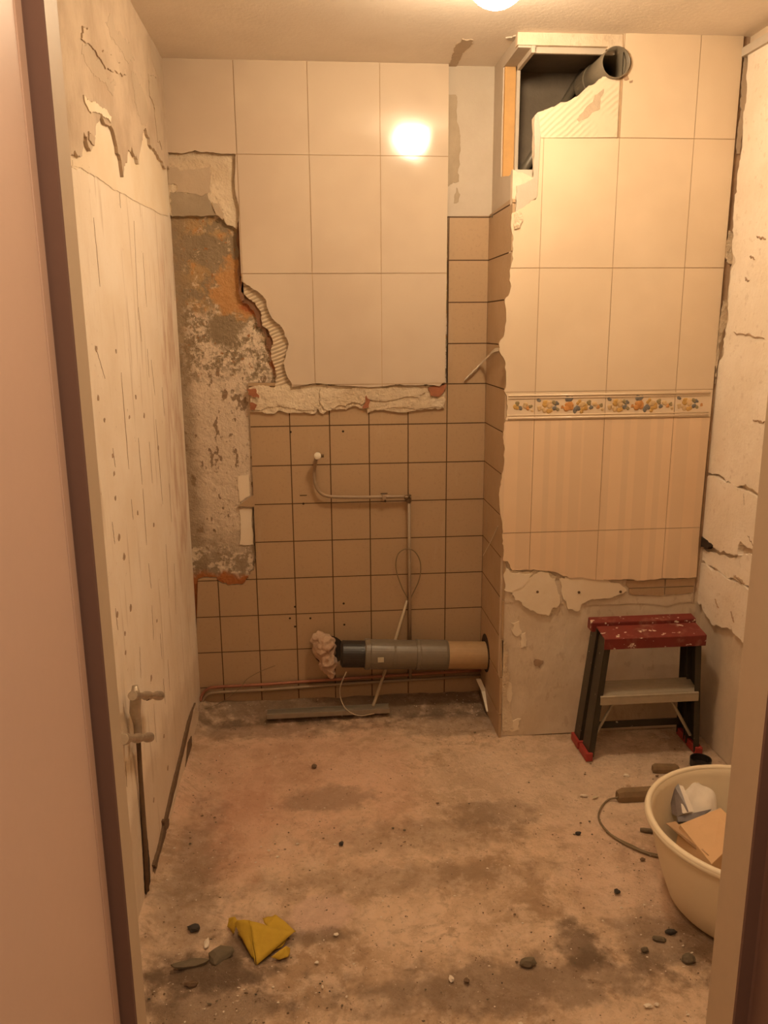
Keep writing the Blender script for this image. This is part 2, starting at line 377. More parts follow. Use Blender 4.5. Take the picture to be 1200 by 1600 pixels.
# planes: map (a, b, depth towards the room) to space
BACK = lambda a, b, d: Vector((a, YB-d, b))
BOXF = lambda a, b, d: Vector((a, YF-d, b))
SIDE = lambda a, b, d: Vector((XS-d, a, b))
LEFT = lambda a, b, d: Vector((XL+d, a, b))
RIGHT = lambda a, b, d: Vector((XR-d, a, b))
FLOOR = lambda a, b, d: Vector((a, b, d))
CEILP = lambda a, b, d: Vector((a, b, CEIL-d))
def px(plane, pts):
    """photo pixels to in-plane coordinates"""
    out = []
    for p in pts:
        if plane is BACK: v = onY(p[0], p[1], YB); q = (v.x, v.z)
        elif plane is BOXF: v = onY(p[0], p[1], YF); q = (v.x, v.z)
        elif plane is SIDE: v = onX(p[0], p[1], XS); q = (v.y, v.z)
        elif plane is LEFT: v = onX(p[0], p[1], XL); q = (v.y, v.z)
        elif plane is RIGHT: v = onX(p[0], p[1], XR); q = (v.y, v.z)
        elif plane is FLOOR: v = onZ(p[0], p[1], 0); q = (v.x, v.y)
        else: v = onZ(p[0], p[1], CEIL); q = (v.x, v.y)
        out.append(q+tuple(p[2:]))
    return out
def slab(bm, plane, poly, d0, d1, mi=0, taper=0):
    n = len(poly)
    if n < 3: return
    from mathutils.geometry import tessellate_polygon
    lo = [bm.verts.new(plane(p[0], p[1], d0)) for p in poly]
    hi = [bm.verts.new(plane(p[0], p[1], d1)) for p in poly]
    tri = tessellate_polygon([[Vector((p[0], p[1], 0)) for p in poly]])
    for t in tri:
        try: bm.faces.new([hi[i] for i in t]).material_index = mi
        except ValueError: pass
        try: bm.faces.new([lo[i] for i in t][::-1]).material_index = mi
        except ValueError: pass
    for i in range(n):
        j = (i+1) % n
        bm.faces.new((lo[i], lo[j], hi[j], hi[i])).material_index = mi
def patch(name, plane, pts, d0, d1, mat, parent, amp=.008, seed=1, straight=False, minlen=.006):
    bm = bmesh.new(); P = px(plane, pts)
    if not straight: P = rough(P, amp, seed, minlen)
    slab(bm, plane, [(p[0], p[1]) for p in P], d0, d1)
    return obj(name, bm, mat, parent)
def tiles(name, plane, outline, xs, zs, gap, d0, d1, mat, parent, seed=1, jitter=.0006):
    bm = bmesh.new(); rnd = random.Random(seed)
    for a, b in zip(xs, xs[1:]):
        for c, d in zip(zs, zs[1:]):
            P = clip(outline, a+gap/2, b-gap/2, c+gap/2, d-gap/2)
            if len(P) >= 3 and area(P) > 1e-4:
                slab(bm, plane, P, d0, d1+rnd.uniform(-jitter, jitter))
    return obj(name, bm, mat, parent, bevel=.0009)

# ================================================================ STRUCTURE
# ---- floor: displaced concrete with a mortar ridge along the back wall
bm = bmesh.new(); nx, ny = 130, 150; gx0, gx1, gy0, gy1 = XL-.02, XR+.02, YD, YB+.02
vv = []
for j in range(ny+1):
    for i in range(nx+1):
        x = gx0+(gx1-gx0)*i/nx; y = gy0+(gy1-gy0)*j/ny
        z = .004*noise.noise(Vector((x*5, y*5, 0)))+.0025*noise.noise(Vector((x*17, y*17, 3)))
        if x < XS: z += .028*max(0, min(1, (y-2.98)/.12))*(1+.6*noise.noise(Vector((x*9, y*9, 7))))
        z += .02*max(0, 1-((x+.26)/.13)**2-((y-1.70)/.05)**2)*(.8+noise.noise(Vector((x*30, y*30, 1))))
        e = max(0, 1-(x-XL)/.07); z += .022*e*(1+.5*noise.noise(Vector((x*9, y*9, 2))))
        z -= .003
        vv.append(bm.verts.new((x, y, z)))
for j in range(ny):
    for i in range(nx):
        k = j*(nx+1)+i; bm.faces.new((vv[k], vv[k+1], vv[k+nx+2], vv[k+nx+1]))
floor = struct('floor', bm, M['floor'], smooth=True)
obj('hall_floor', B(-1.2, 1.6, -1.2, YD, -.05, 0), M['floor'], floor)
obj('floor_slab', B(XL-.1, XR+.1, YD, YB+.1, -.08, -.02), M['mound'], floor)
ceiling = struct('ceiling', B(XL-.1, XR+.1, YD-.1, YB+.2, CEIL, CEIL+.08), M['ceiling'])
patch('mortar_smear', CEILP, [(697, 106), (706, 92), (712, 70), (722, 60), (740, 62), (722, 82), (712, 104)], -.002, .003, M['grey_light'], ceiling, .006, 4)
patch('torn_paint', CEILP, [(815, 66), (835, 58), (900, 60), (950, 66), (1010, 70), (1002, 62), (900, 53), (820, 52), (790, 58), (798, 62)], -.002, .004, M['white_plaster'], ceiling, .005, 5)

# ---- back wall
wall_back = struct('wall_back', B(XL-.1, XR+.1, YB+.012, YB+.12, 0, CEIL), M['exposed'])
# brown tiles
brown_out = px(BACK, [(304, 1112, 1), (309, 906), (338, 903), (352, 912), (378, 914), (388, 903), (397, 888), (398, 850, 1), (397, 792, 1), (371, 791, 1), (395, 775, 1), (393, 700, 1), (388, 598, 1), (699, 598, 1), (700, 338, 1), (775, 336, 1), (757, 1115, 1)])
X0 = -.2451; Z0 = .2389+1.5375
bxs = [X0+BT*i for i in range(-3, 8)]; bxs[-3:] = [b for b in bxs[-3:]]
bzs = sorted(Z0-BT*i for i in range(-2, 13))
brown_out_r = rough(brown_out, .004, 3)
bm = bmesh.new(); slab(bm, BACK, brown_out_r, -.013, -.0015); obj('dark_grout', bm, M['dark_grout'], wall_back)
bt = tiles('brown_tiles', BACK, brown_out_r, bxs, bzs, .0042, -.013, 0, M['brown'], wall_back, 2)
# small drill holes in the brown tiles
for i, (x, y) in enumerate([(454, 675), (536, 674), (474, 787), (602, 783), (461, 948), (537, 943), (453, 966), (485, 966), (461, 979), (538, 976)]):
    v = onY(x, y, YB); bm = bmesh.new(); lathe(bm, [(.0045, 0), (.0045, .001)], (v.x, v.y+.0004, v.z), (0, -1, 0), 10)
    obj('drill_hole', bm, M['dark'], wall_back)
for x, y in [(474, 774), (600, 771)]:
    v = onY(x, y, YB); bm = bmesh.new(); box(bm, v.x-.014, v.x+.014, v.y-.001, v.y, v.z-.0015, v.z+.0015); obj('saw_mark', bm, M['dark'], wall_back)
# cream tile panel, left
cream_out = px(BACK, [(250, 88, 1), (700, 90, 1), (699, 240, 1), (694, 596), (686, 603), (640, 601), (590, 604), (540, 602), (455, 604), (450, 590), (443, 567), (447, 550), (448, 528), (441, 512), (424, 495), (416, 468), (405, 457), (390, 447), (378, 440, 1), (374, 350), (369, 243, 1), (366, 242), (330, 240), (310, 238), (290, 241), (255, 241, 1)])
cxs = [-.2454+.255*i for i in range(-1, 5)]; czs = sorted(.5974+1.5375-.4064*i for i in range(-1, 4))
cro = rough(cream_out, .0035, 9, .008)
bm = bmesh.new(); slab(bm, BACK, cro, -.012, .0185); obj('tile_bed', bm, M['light_grout'], wall_back)
tiles('cream_tiles', BACK, cro, cxs, czs, .0024, .004, .0205, M['cream'], wall_back, 5, .0007)
# plaster behind the missing corner tile
pb = patch('pale_adhesive', BACK, [(256, 236, 1), (376, 236, 1), (380, 360, 1), (372, 358), (352, 348), (335, 330), (329, 318), (325, 335), (262, 337, 1)], -.012, .004, M['adhesive'], wall_back, .004, 11)
patch('grey_skim_patch', BACK, [(262, 262), (276, 262), (282, 268), (328, 261), (329, 300), (310, 305), (275, 302), (277, 290), (264, 288)], .0, .0075, M['grey_light'], wall_back, .005, 12)
patch('grey_mortar_patch', BACK, [(266, 300), (290, 303), (325, 300), (330, 320), (345, 338), (268, 339)], -.012, .0055, M['grey_mortar'], wall_back, .004, 13)
patch('torn_plaster_flake', BACK, [(332, 316), (343, 322), (350, 334), (348, 344), (338, 336)], .002, .011, M['grey_light'], wall_back, .002, 14)
# combed adhesive beside the exposed wall
patch('combed_adhesive', BACK, [(375, 432, 1), (400, 440, 1), (470, 520, 1), (475, 612, 1), (430, 606), (430, 577), (424, 561), (425, 528), (410, 509), (408, 489), (399, 473), (377, 456)], -.012, .006, M['comb'], wall_back, .004, 15)
patch('torn_brick_edge', BACK, [(370, 448, 1), (390, 460), (404, 476), (411, 492), (414, 512), (428, 532), (428, 560), (434, 580), (430, 560), (418, 540), (412, 520), (402, 505), (396, 485), (378, 470)], -.012, -.002, M['brick_dark'], wall_back, .006, 16)
patch('broken_plaster_rim', BACK, [(374, 340, 1), (380, 440, 1), (382, 470), (377, 470), (373, 440), (370, 380)], -.012, .006, M['brick_dark'], wall_back, .003, 17)
# adhesive strip under the cream tiles
patch('rough_adhesive_strip', BACK, [(389, 606), (430, 604), (470, 603), (540, 600), (600, 601), (660, 600), (697, 601), (694, 620), (694, 638), (660, 640), (600, 640), (575, 645), (560, 636), (520, 640), (495, 638), (494, 645), (440, 642), (390, 643)], -.002, .009, M['adhesive'], wall_back, .006, 18)
patch('adhesive_ridge', BACK, [(393, 611), (450, 608), (492, 606), (492, 641), (452, 636), (398, 640), (404, 626)], .006, .013, M['adhesive'], wall_back, .006, 19)
patch('adhesive_ridge', BACK, [(500, 608), (560, 604), (650, 604), (664, 612), (655, 622), (575, 624), (565, 632), (540, 634), (505, 636), (500, 620)], .006, .014, M['adhesive'], wall_back, .008, 20)
patch('adhesive_ridge', BACK, [(602, 630), (640, 622), (690, 622), (692, 634), (655, 638), (604, 637)], .006, .012, M['adhesive'], wall_back, .005, 21)
for s, pts in enumerate([[(386, 608), (400, 607), (405, 622), (396, 620), (388, 616)], [(393, 628), (402, 632), (398, 641), (392, 640)], [(668, 606), (696, 600), (692, 612), (684, 620), (672, 618)], [(572, 617), (578, 624), (576, 636), (566, 637)]]):
    patch('brick_spot', BACK, pts, -.002, .0155, M['brick'], wall_back, .003, 30+s)
# right strip of white paint above the brown tiles
patch('white_paint_strip', BACK, [(690, 85, 1), (800, 85, 1), (785, 337, 1), (697, 338, 1)], -.012, .001, M['white_plaster'], wall_back, straight=True)
patch('bare_mortar_strip', BACK, [(697, 150), (712, 148), (714, 180), (719, 220), (715, 270), (717, 284), (706, 288), (700, 292), (697, 280)], .0, .0025, M['grey_mortar'], wall_back, .004, 40)
patch('bare_mortar_spot', BACK, [(713, 293), (719, 304), (716, 316), (709, 318), (710, 304)], .0, .0025, M['grey_mortar'], wall_back, .002, 41)
patch('loose_tile_corner', BACK, [(371, 791, 1), (397, 773, 1), (398, 792, 1)], -.012, .001, M['brown'], wall_back, straight=True)
patch('pale_filler', BACK, [(372, 745), (388, 742), (390, 775), (374, 785)], -.013, -.008, M['left_pale'], wall_back, .003, 42)
patch('pale_filler', BACK, [(374, 796), (394, 796), (396, 852), (374, 852)], -.013, -.008, M['left_pale'], wall_back, .003, 43)

# ---- left wall
wall_left = struct('wall_left', B(XL-.1, XL, YD, YB+.02, 0, CEIL), M['left'])
edge = [(95, 250), (112, 240), (122, 234), (129, 213), (140, 226), (149, 187), (164, 196), (171, 203), (179, 240), (187, 277), (190, 255), (196, 235), (205, 244), (212, 257), (216, 225), (219, 203), (226, 212), (231, 228), (245, 250), (262, 266)]
patch('raised_plaster', LEFT, edge+[(262, 262, 1), (251, 92, 1), (205, 0, 1), (150, -90, 1), (70, -90, 1)], -.002, .010, M['left_upper'], wall_left, .010, 50, minlen=.008)
patch('smooth_skim', LEFT, [(100, 260), (150, 180), (200, 225), (225, 195), (262, 262), (266, 333), (220, 312), (170, 285), (125, 258), (112, 262)], -.002, .0010, M['left_pale'], wall_left, .006, 51)
patch('flaked_plaster', LEFT, [(226, 115), (238, 120), (245, 170), (248, 232), (241, 222), (236, 170), (228, 150)], .008, .0125, M['left_flake'], wall_left, .008, 52)
patch('plaster_ridge', LEFT, [(122, 148), (140, 158), (166, 182), (165, 192), (140, 174), (124, 160)], .008, .013, M['left_pale'], wall_left, .006, 53)
patch('plaster_ridge', LEFT, [(112, 250), (150, 268), (200, 300), (262, 332), (262, 338), (200, 308), (150, 276), (112, 260)], .0005, .0018, M['left_pale'], wall_left, .004, 54)
patch('plaster_ridge', LEFT, [(120, 40), (150, 80), (190, 110), (185, 118), (150, 95), (118, 60)], .008, .014, M['left_upper'], wall_left, .01, 55)
patch('chipped_spot', LEFT, [(130, 205), (140, 215), (139, 228), (130, 218)], .009, .0135, M['grey_light'], wall_left, .004, 56)
for s_, pts in enumerate([[(128, 60), (150, 90), (175, 130), (170, 150), (140, 120), (120, 85)], [(165, 20), (190, 60), (205, 95), (195, 100), (175, 70), (158, 35)], [(200, 110), (222, 150), (228, 190), (216, 195), (205, 160)], [(232, 40), (244, 75), (250, 120), (240, 118), (230, 80)]]):
    patch('flaked_plaster', LEFT, pts, .008, .0106, M['left_flake'], wall_left, .012, 150+s_)
# score lines scraped into the plaster: groove shade drawn as thin brown slivers
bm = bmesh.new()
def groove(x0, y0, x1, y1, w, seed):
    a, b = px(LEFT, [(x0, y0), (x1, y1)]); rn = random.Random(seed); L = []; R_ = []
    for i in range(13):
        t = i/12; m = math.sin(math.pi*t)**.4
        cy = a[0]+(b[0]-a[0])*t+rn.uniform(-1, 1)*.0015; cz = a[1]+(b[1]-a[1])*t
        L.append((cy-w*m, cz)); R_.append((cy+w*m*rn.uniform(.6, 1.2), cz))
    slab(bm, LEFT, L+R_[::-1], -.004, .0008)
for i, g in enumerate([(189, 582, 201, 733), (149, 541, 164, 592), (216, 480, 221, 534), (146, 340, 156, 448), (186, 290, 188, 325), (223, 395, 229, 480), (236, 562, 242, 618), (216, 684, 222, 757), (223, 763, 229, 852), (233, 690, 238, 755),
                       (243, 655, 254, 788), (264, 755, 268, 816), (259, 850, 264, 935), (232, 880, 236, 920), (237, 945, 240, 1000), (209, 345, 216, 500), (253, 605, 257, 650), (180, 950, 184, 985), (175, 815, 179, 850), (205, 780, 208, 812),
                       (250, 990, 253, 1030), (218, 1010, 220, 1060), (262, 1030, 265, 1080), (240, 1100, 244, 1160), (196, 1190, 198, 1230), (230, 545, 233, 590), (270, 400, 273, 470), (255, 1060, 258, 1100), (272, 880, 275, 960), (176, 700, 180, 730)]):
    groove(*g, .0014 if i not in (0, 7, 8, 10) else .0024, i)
o = obj('shaded_score_marks', bm, M['crack'], wall_left); o['kind'] = 'stuff'
# knocked spots
bm = bmesh.new(); rn = random.Random(5)
for x, y in [(150, 545), (181, 548), (153, 623), (163, 656), (202, 652), (178, 740), (180, 778), (215, 802), (194, 870), (183, 960), (204, 950), (195, 990), (245, 970), (196, 1019), (225, 650), (176, 712), (212, 620), (240, 820), (186, 840), (247, 700), (236, 1060), (256, 1150), (262, 1200), (240, 1250)]:
    (a, b), = px(LEFT, [(x, y)]); n = 8; r = rn.uniform(.005, .010)
    slab(bm, LEFT, [(a+r*1.2*math.cos(t)*rn.uniform(.6, 1.2), b+r*math.sin(t)*rn.uniform(.6, 1.3)) for t in [2*math.pi*i/n for i in range(n)]], -.004, .001)
o = obj('knocked_spots', bm, M['crack'], wall_left); o['kind'] = 'stuff'
# chased groove below the valves and the crumbling foot of the wall
patch('pipe_chase', LEFT, [(205, 1080, 1), (214, 1082), (217, 1140), (221, 1220), (227, 1290), (233, 1340), (234, 1398), (226, 1396), (223, 1330), (218, 1250), (214, 1170), (209, 1130)], -.002, .0015, M['dark'], wall_left, .004, 57)
patch('mortar_fillet', LEFT, [(303, 1098), (308, 1112), (300, 1190), (284, 1250), (266, 1320), (254, 1380), (244, 1440), (234, 1500), (224, 1560), (214, 1556), (222, 1480), (232, 1415), (244, 1345), (262, 1268), (281, 1188), (294, 1130)], -.002, .007, M['box_plaster'], wall_left, .007, 58)
patch('open_joint', LEFT, [(303, 1098), (295, 1128), (282, 1184), (263, 1264), (246, 1340), (234, 1405), (232, 1403), (243, 1338), (260, 1262), (279, 1183), (292, 1127)], -.002, .0075, M['shadow_brown'], wall_left, .003, 59)
for s, pts in enumerate([[(252, 1283), (260, 1280), (262, 1298), (255, 1300)], [(256, 1300), (248, 1330), (240, 1358), (237, 1352), (246, 1322), (253, 1296)], [(290, 1160), (296, 1150), (297, 1185), (286, 1228), (283, 1220)], [(219, 1455), (223, 1462), (222, 1480), (217, 1475)]]):
    patch('broken_gap', LEFT, pts, -.002, .0085, M['shadow_brown'], wall_left, .004, 60+s)

# ---- right wall
wall_right = struct('wall_right', B(XR+.012, XR+.12, YD, YB+.02, 0, CEIL), M['right_base'])
patch('upper_plaster', RIGHT, [(1182, 66, 1), (1172, 78), (1169, 150), (1163, 230), (1154, 300), (1149, 330), (1147, 360), (1152, 410), (1144, 425), (1140, 470), (1141, 500), (1133, 530), (1130, 560), (1120, 600), (1114, 650), (1110, 700), (1109, 738), (1130, 744), (1160, 758), (1190, 772), (1240, 790, 1), (1320, 820, 1), (1480, 100, 1), (1300, -20, 1)], -.014, .006, M['right_plaster'], wall_right, .009, 70, minlen=.01)
patch('middle_plaster', RIGHT, [(1107, 744), (1130, 750), (1160, 764), (1190, 779), (1230, 797, 1), (1240, 900), (1190, 868), (1184, 856), (1160, 846), (1158, 868), (1146, 866), (1128, 862), (1112, 852), (1098, 838), (1097, 815), (1103, 790)], -.014, .009, M['right_plaster'], wall_right, .006, 71)
patch('loose_plaster', RIGHT, [(1092, 856), (1110, 862), (1140, 872), (1165, 866), (1180, 870), (1182, 880), (1176, 918), (1150, 905), (1120, 888), (1094, 872)], -.014, .001, M['right_plaster'], wall_right, .005, 72)
patch('lower_plaster', RIGHT, [(1092, 877), (1120, 893), (1150, 910), (1180, 926), (1210, 940, 1), (1215, 1040), (1165, 1005), (1150, 990), (1135, 980), (1118, 978), (1105, 960), (1095, 945), (1089, 930), (1090, 900)], -.014, .006, M['right_plaster'], wall_right, .006, 73)
bm = bmesh.new(); slab(bm, RIGHT, rough(px(RIGHT, [(1097, 832), (1106, 842), (1118, 852), (1110, 858), (1097, 852)]), .003, 74), -.004, .0125); obj('dark_chipped_hole', bm, M['dark'], wall_right)
bm = bmesh.new()
for i, (a, b, c, d) in enumerate([(1186, 370, 1200, 374), (1175, 400, 1183, 405), (1150, 520, 1198, 528), (1166, 770, 1167, 790), (1172, 835, 1184, 860), (1168, 435, 1174, 440), (1150, 900, 1165, 912), (1180, 655, 1200, 660), (1120, 935, 1126, 950), (1145, 955, 1150, 972)]):
    p, q = px(RIGHT, [(a, b), (c, d)]); w = .0022; rn2 = random.Random(i); up_, lo_ = [], []
    for j in range(11):
        t = j/10; k_ = math.sin(math.pi*t)**.5; yy = p[0]+(q[0]-p[0])*t; zz = p[1]+(q[1]-p[1])*t+rn2.uniform(-.004, .004)
        up_.append((yy, zz+w*k_*rn2.uniform(.4, 1.4))); lo_.append((yy, zz-w*k_*rn2.uniform(.4, 1.4)))
    slab(bm, RIGHT, up_+lo_[::-1], .0, .0098)
o = obj('plaster_cracks', bm, M['crack'], wall_right); o['kind'] = 'stuff'
patch('cornice_strip', RIGHT, [(1160, 80, 1), (1400, -66, 1), (1400, -46, 1), (1160, 93, 1)], -.014, .018, M['white_plaster'], wall_right, straight=True)

# ---- boxed duct (right rear): side wall with the opening, front wall
zt = 2.398; zb = 2.035; yh = 2.985
side_poly = [(YB+.02, 0), (YF+.018, 0), (YF+.018, zb), (YF+.10, zb-.006), (yh-.06, zb+.004), (yh, zb+.012), (yh+.003, 2.2), (yh, zt), (YF+.018, zt), (YF+.018, CEIL), (YB+.02, CEIL)]
bm = bmesh.new(); slab(bm, SIDE, side_poly, -.066, -.008)
wall_duct = struct('wall_duct_side', bm, M['white_plaster'])
bso = px(SIDE, [(758, 1112, 1), (776, 336, 1), (806, 331), (812, 400), (812, 900), (790, 1150, 1)])
bso = [(YB+.01, -.02), (YB+.01, 1.938), (YF+.02, 1.948), (YF+.004, 1.94), (YF+.004, .38), (YF+.004, -.02)]
bm = bmesh.new(); slab(bm, SIDE, [(max(a, YF+.02), b) for a, b in bso], -.010, -.0015); obj('dark_grout', bm, M['dark_grout'], wall_duct)
tiles('brown_side_tiles', SIDE, bso, [YF-.05, YB+.02], bzs, .0042, -.010, 0, M['brown'], wall_duct, 6)
# hole for the drain pipe
v = onY(757, 1003, YB-.08); bm = bmesh.new(); lathe(bm, [(.078, 0), (.078, .002)], (XS+.001, YB-.10, .238), (-1, 0, 0), 28); obj('pipe_opening', bm, M['dark'], wall_duct)
obj('timber_stud', B(XS+.012, XS+.050, yh-.012, yh+.03, zb+.01, zt), M['wood'], wall_duct, bevel=.002)
obj('board_edge', B(XS+.050, XS+.062, yh-.026, yh+.03, zb-.004, zt), M['white_plaster'], wall_duct, bevel=.001)
obj('board_edge', B(XS+.050, XS+.062, YF+.012, yh, zt-.016, zt+.005), M['white_plaster'], wall_duct, bevel=.001)
# front wall of the box
def arc(cx, cy, r, a0, a1, n=14): return [(cx+r*math.cos(math.radians(a0+(a1-a0)*i/n)), cy+r*math.sin(math.radians(a0+(a1-a0)*i/n)), 1) for i in range(n+1)]
PIPE_ARC = arc(963, 97, 23.5, 125, -115)
fr = px(BOXF, [(833, 277), (836, 240), (836, 182), (842, 174), (860, 168), (885, 158), (905, 148), (922, 132), (938, 122), (946, 118, 1)]+PIPE_ARC[:-1]+[(950, 75, 1)])
fp = [(XS, 0), (XS, zb)]+fr+[(fr[-1][0]+.004, zt+.006, 1), (XS+.004, zt+.006, 1), (XS+.004, CEIL, 1), (XR+.02, CEIL, 1), (XR+.02, 0, 1)]
fp = [(p[0], p[1], 1) if i in (0,) else p for i, p in enumerate(fp)]
bm = bmesh.new(); slab(bm, BOXF, rough(fp, .003, 80, .01), -.04, -.012)
wall_box = struct('wall_duct_front', bm, M['box_plaster'])
obj('top_board', B(XS+.066, 1.0, YF+.028, YF+.040, zt-.012, zt+.01), M['white_plaster'], wall_box, bevel=.001)
# cream tiles of the box front
left_edge = [(1163, 52, 1), (1149, 215, 1), (1120, 545, 1), (1093, 830, 1), (1088, 902), (1028, 905), (985, 905), (928, 906), (890, 903), (871, 895), (834, 890), (800, 891), (795, 880), (786, 876), (785, 850), (786, 831), (780, 771), (788, 723), (786, 684), (792, 651), (792, 619), (788, 611),
             (790, 569), (783, 554), (781, 543), (782, 532), (788, 522), (790, 507), (791, 489), (789, 468), (797, 455), (799, 447), (797, 432), (802, 404), (801, 385), (800, 363), (800, 333), (820, 322), (840, 306, 1), (845, 216, 1), (966, 216, 1), (969, 120, 1)]+[p for p in PIPE_ARC if p[0] > 970]+[(975, 74, 1), (975, 52, 1)]
co = px(BOXF, left_edge); cor = rough(co, .003, 81, .007)
rx0 = .7685; rxs = [rx0+.2524*i for i in range(-1, 4)]
zpx = lambda y: onY(928, y, YF).z
z612, z655, z829 = zpx(611), zpx(655), zpx(829)
bm = bmesh.new(); slab(bm, BOXF, cor, -.0125, -.002); obj('tile_bed', bm, M['light_grout'], wall_box)
tiles('cream_tiles', BOXF, cor, rxs, [z612, .5938+1.5375-.4078, .5938+1.5375, 2.5], .0024, -.006, .0, M['cream_right'], wall_box, 7)
st = tiles('striped_tiles', BOXF, cor, rxs, [z829-.4, z829, z655], .0024, -.006, .0, M['striped'], wall_box, 8)
br = tiles('border_tiles', BOXF, cor, rxs, [z655, z612], .0020, -.006, .001, M['cream_right'], wall_box, 9)
# beads along the border
xe0 = co[24][0]+.002; xe1 = onY(1108, 630, YF).x
for zc_, r_ in ((z612-.012, .004), (z612-.021, .0025), (z655+.008, .004), (z655+.018, .002)):
    obj('border_bead', T([(.668+.006, YF-.001, zc_), (xe1, YF-.001, zc_)], r_, 8), M['cream_right'], wall_box, smooth=True)
# relief fruit and flowers
fc = [plain('glaze_ochre', (.62, .38, .12), .4, var=.3), plain('glaze_sand', (.70, .50, .27), .4, var=.3), plain('glaze_slate', (.20, .19, .18), .4, var=.3), plain('glaze_orange', (.62, .30, .10), .4, var=.2), plain('glaze_olive', (.34, .27, .14), .4, var=.3)]
zc_ = (z612+z655)/2-.002
for t in range(-1, 3):
    bm = bmesh.new(); rn = random.Random(3); bx0 = rx0+.2524*t
    motif = [(.014, .018, .008, 2), (.018, -.004, .009, 1), (.032, -.012, .010, 1), (.034, .008, .012, 0), (.050, .006, .014, 1), (.052, -.012, .010, 0), (.066, .012, .009, 4), (.072, -.004, .010, 2), (.078, .010, .008, 2), (.084, -.008, .008, 4), (.098, -.002, .006, 3),
             (.118, .022, .010, 2), (.128, .021, .009, 2), (.118, 0, .017, 3), (.132, -.002, .013, 3), (.146, -.016, .009, 2), (.152, -.004, .011, 2), (.158, .012, .011, 0), (.170, .004, .014, 1), (.168, -.014, .010, 0), (.186, -.002, .011, 0), (.192, .010, .009, 4), (.200, -.004, .008, 2), (.216, .004, .010, 1), (.226, -.004, .008, 3), (.236, .002, .007, 4), (.242, -.012, .006, 1)]
    for a, b, r, mi in motif:
        x = bx0+a
        if x-r < .690 or x+r > xe1-.004: continue
        for q in range(5):
            cx, cz, rr = x+rn.uniform(-.55, .55)*r, zc_+b*1.15+rn.uniform(-.55, .55)*r, r*rn.uniform(.45, .75)
            sp = bmesh.ops.create_uvsphere(bm, u_segments=10, v_segments=6, radius=rr)
            for v in sp['verts']: v.co = Vector((cx+v.co.x, YF-.0012+v.co.y*.25, cz+v.co.z))
            for f in {f for v in sp['verts'] for f in v.link_faces}: f.material_index = mi
    if len(bm.verts): obj('fruit_relief', bm, fc, wall_box, smooth=True)
    else: bm.free()
# adhesive where tiles are gone
patch('combed_adhesive', BOXF, [(842, 176), (860, 168), (885, 160), (906, 149), (924, 133), (940, 123), (946, 119, 1)]+[p for p in PIPE_ARC if p[0] <= 970 and p[1] > 97]+[(969, 124, 1), (965, 214, 1), (846, 215, 1)], -.012, -.004, M['comb_light'], wall_box, .002, 82)
patch('plaster_return', BOXF, [(836, 180), (845, 176), (845, 217), (843, 306), (834, 300), (836, 240)], -.012, -.005, M['white_plaster'], wall_box, .002, 83)
patch('plaster_return', BOXF, [(808, 290), (834, 278), (842, 280), (842, 306), (820, 323), (806, 332)], -.012, -.0042, M['white_plaster'], wall_box, .002, 84)
patch('adhesive_flake', BOXF, [(803, 335), (814, 330), (817, 345), (812, 356), (803, 358)], -.002, .004, M['adhesive'], wall_box, .002, 85)
patch('grey_skim_patch', BOXF, [(930, 148), (944, 138), (938, 170), (905, 190), (902, 186), (918, 165)], -.006, -.0028, M['grey_light'], wall_box, .004, 86)
# lumps of adhesive below the tiles
lump = [[(790, 886), (800, 896), (832, 896), (822, 910), (800, 926), (788, 922)], [(822, 905), (845, 893), (868, 905), (872, 925), (874, 945), (858, 962), (836, 956), (820, 948), (805, 938), (800, 925)],
        [(875, 905), (900, 900), (935, 905), (968, 912), (980, 925), (960, 932), (922, 938), (905, 955), (888, 953), (880, 935)], [(788, 882), (795, 893), (812, 893), (838, 890), (860, 897), (870, 903), (852, 905), (820, 900), (796, 905), (787, 900)], [(840, 952), (870, 948), (866, 960), (848, 965)]]
for s, pts in enumerate(lump):
    patch('adhesive_lump', BOXF, pts, -.012, .000-.002*s, M['adhesive'] if s in (3, 4) else M['left_pale'], wall_box, .005, 90+s)
for x, y in [(840, 925), (905, 926), (970, 925)]:
    v = onY(x, y, YF); bm = bmesh.new(); lathe(bm, [(.005, 0), (.005, .003)], (v.x, YF+.004, v.z), (0, -1, 0), 10); obj('screw_hole', bm, M['shadow_brown'], wall_box)
ro = px(BOXF, [(975, 908, 1), (1088, 904, 1), (1084, 926), (1030, 932), (990, 930), (984, 920)])
tiles('brown_tile_remnant', BOXF, rough(ro, .003, 95), [.95, 1.14, 1.29, 1.5], [.5, .58, .7], .004, -.012, -.006, M['brown'], wall_box, 9)
patch('mortar_band', BOXF, [(785, 900, 1), (800, 905), (980, 918), (984, 932), (1085, 928, 1), (1083, 942), (1040, 948), (960, 946), (880, 945), (786, 942, 1)], -.012, -.0095, M['box_plaster'], wall_box, .004, 96)
for s, (pts) in enumerate([[(800, 975), (812, 972), (816, 990), (808, 996), (800, 985)], [(814, 992), (822, 990), (823, 1012), (815, 1014)], [(836, 1030), (850, 1034), (845, 1046), (837, 1042)], [(790, 1130), (815, 1125), (812, 1142), (792, 1145)], [(786, 1060), (800, 1070), (796, 1110), (786, 1120)]]):
    patch('plaster_scab', BOXF, pts, -.013, -.008, M['crack'] if s == 2 else M['left_pale'], wall_box, .004, 110+s)
# torn corner of the box
patch('crumbled_corner', BOXF, [(785, 1000, 1), (793, 1010), (796, 1060), (798, 1110), (803, 1140), (785, 1142, 1)], -.013, -.004, M['adhesive'], wall_box, .006, 120)
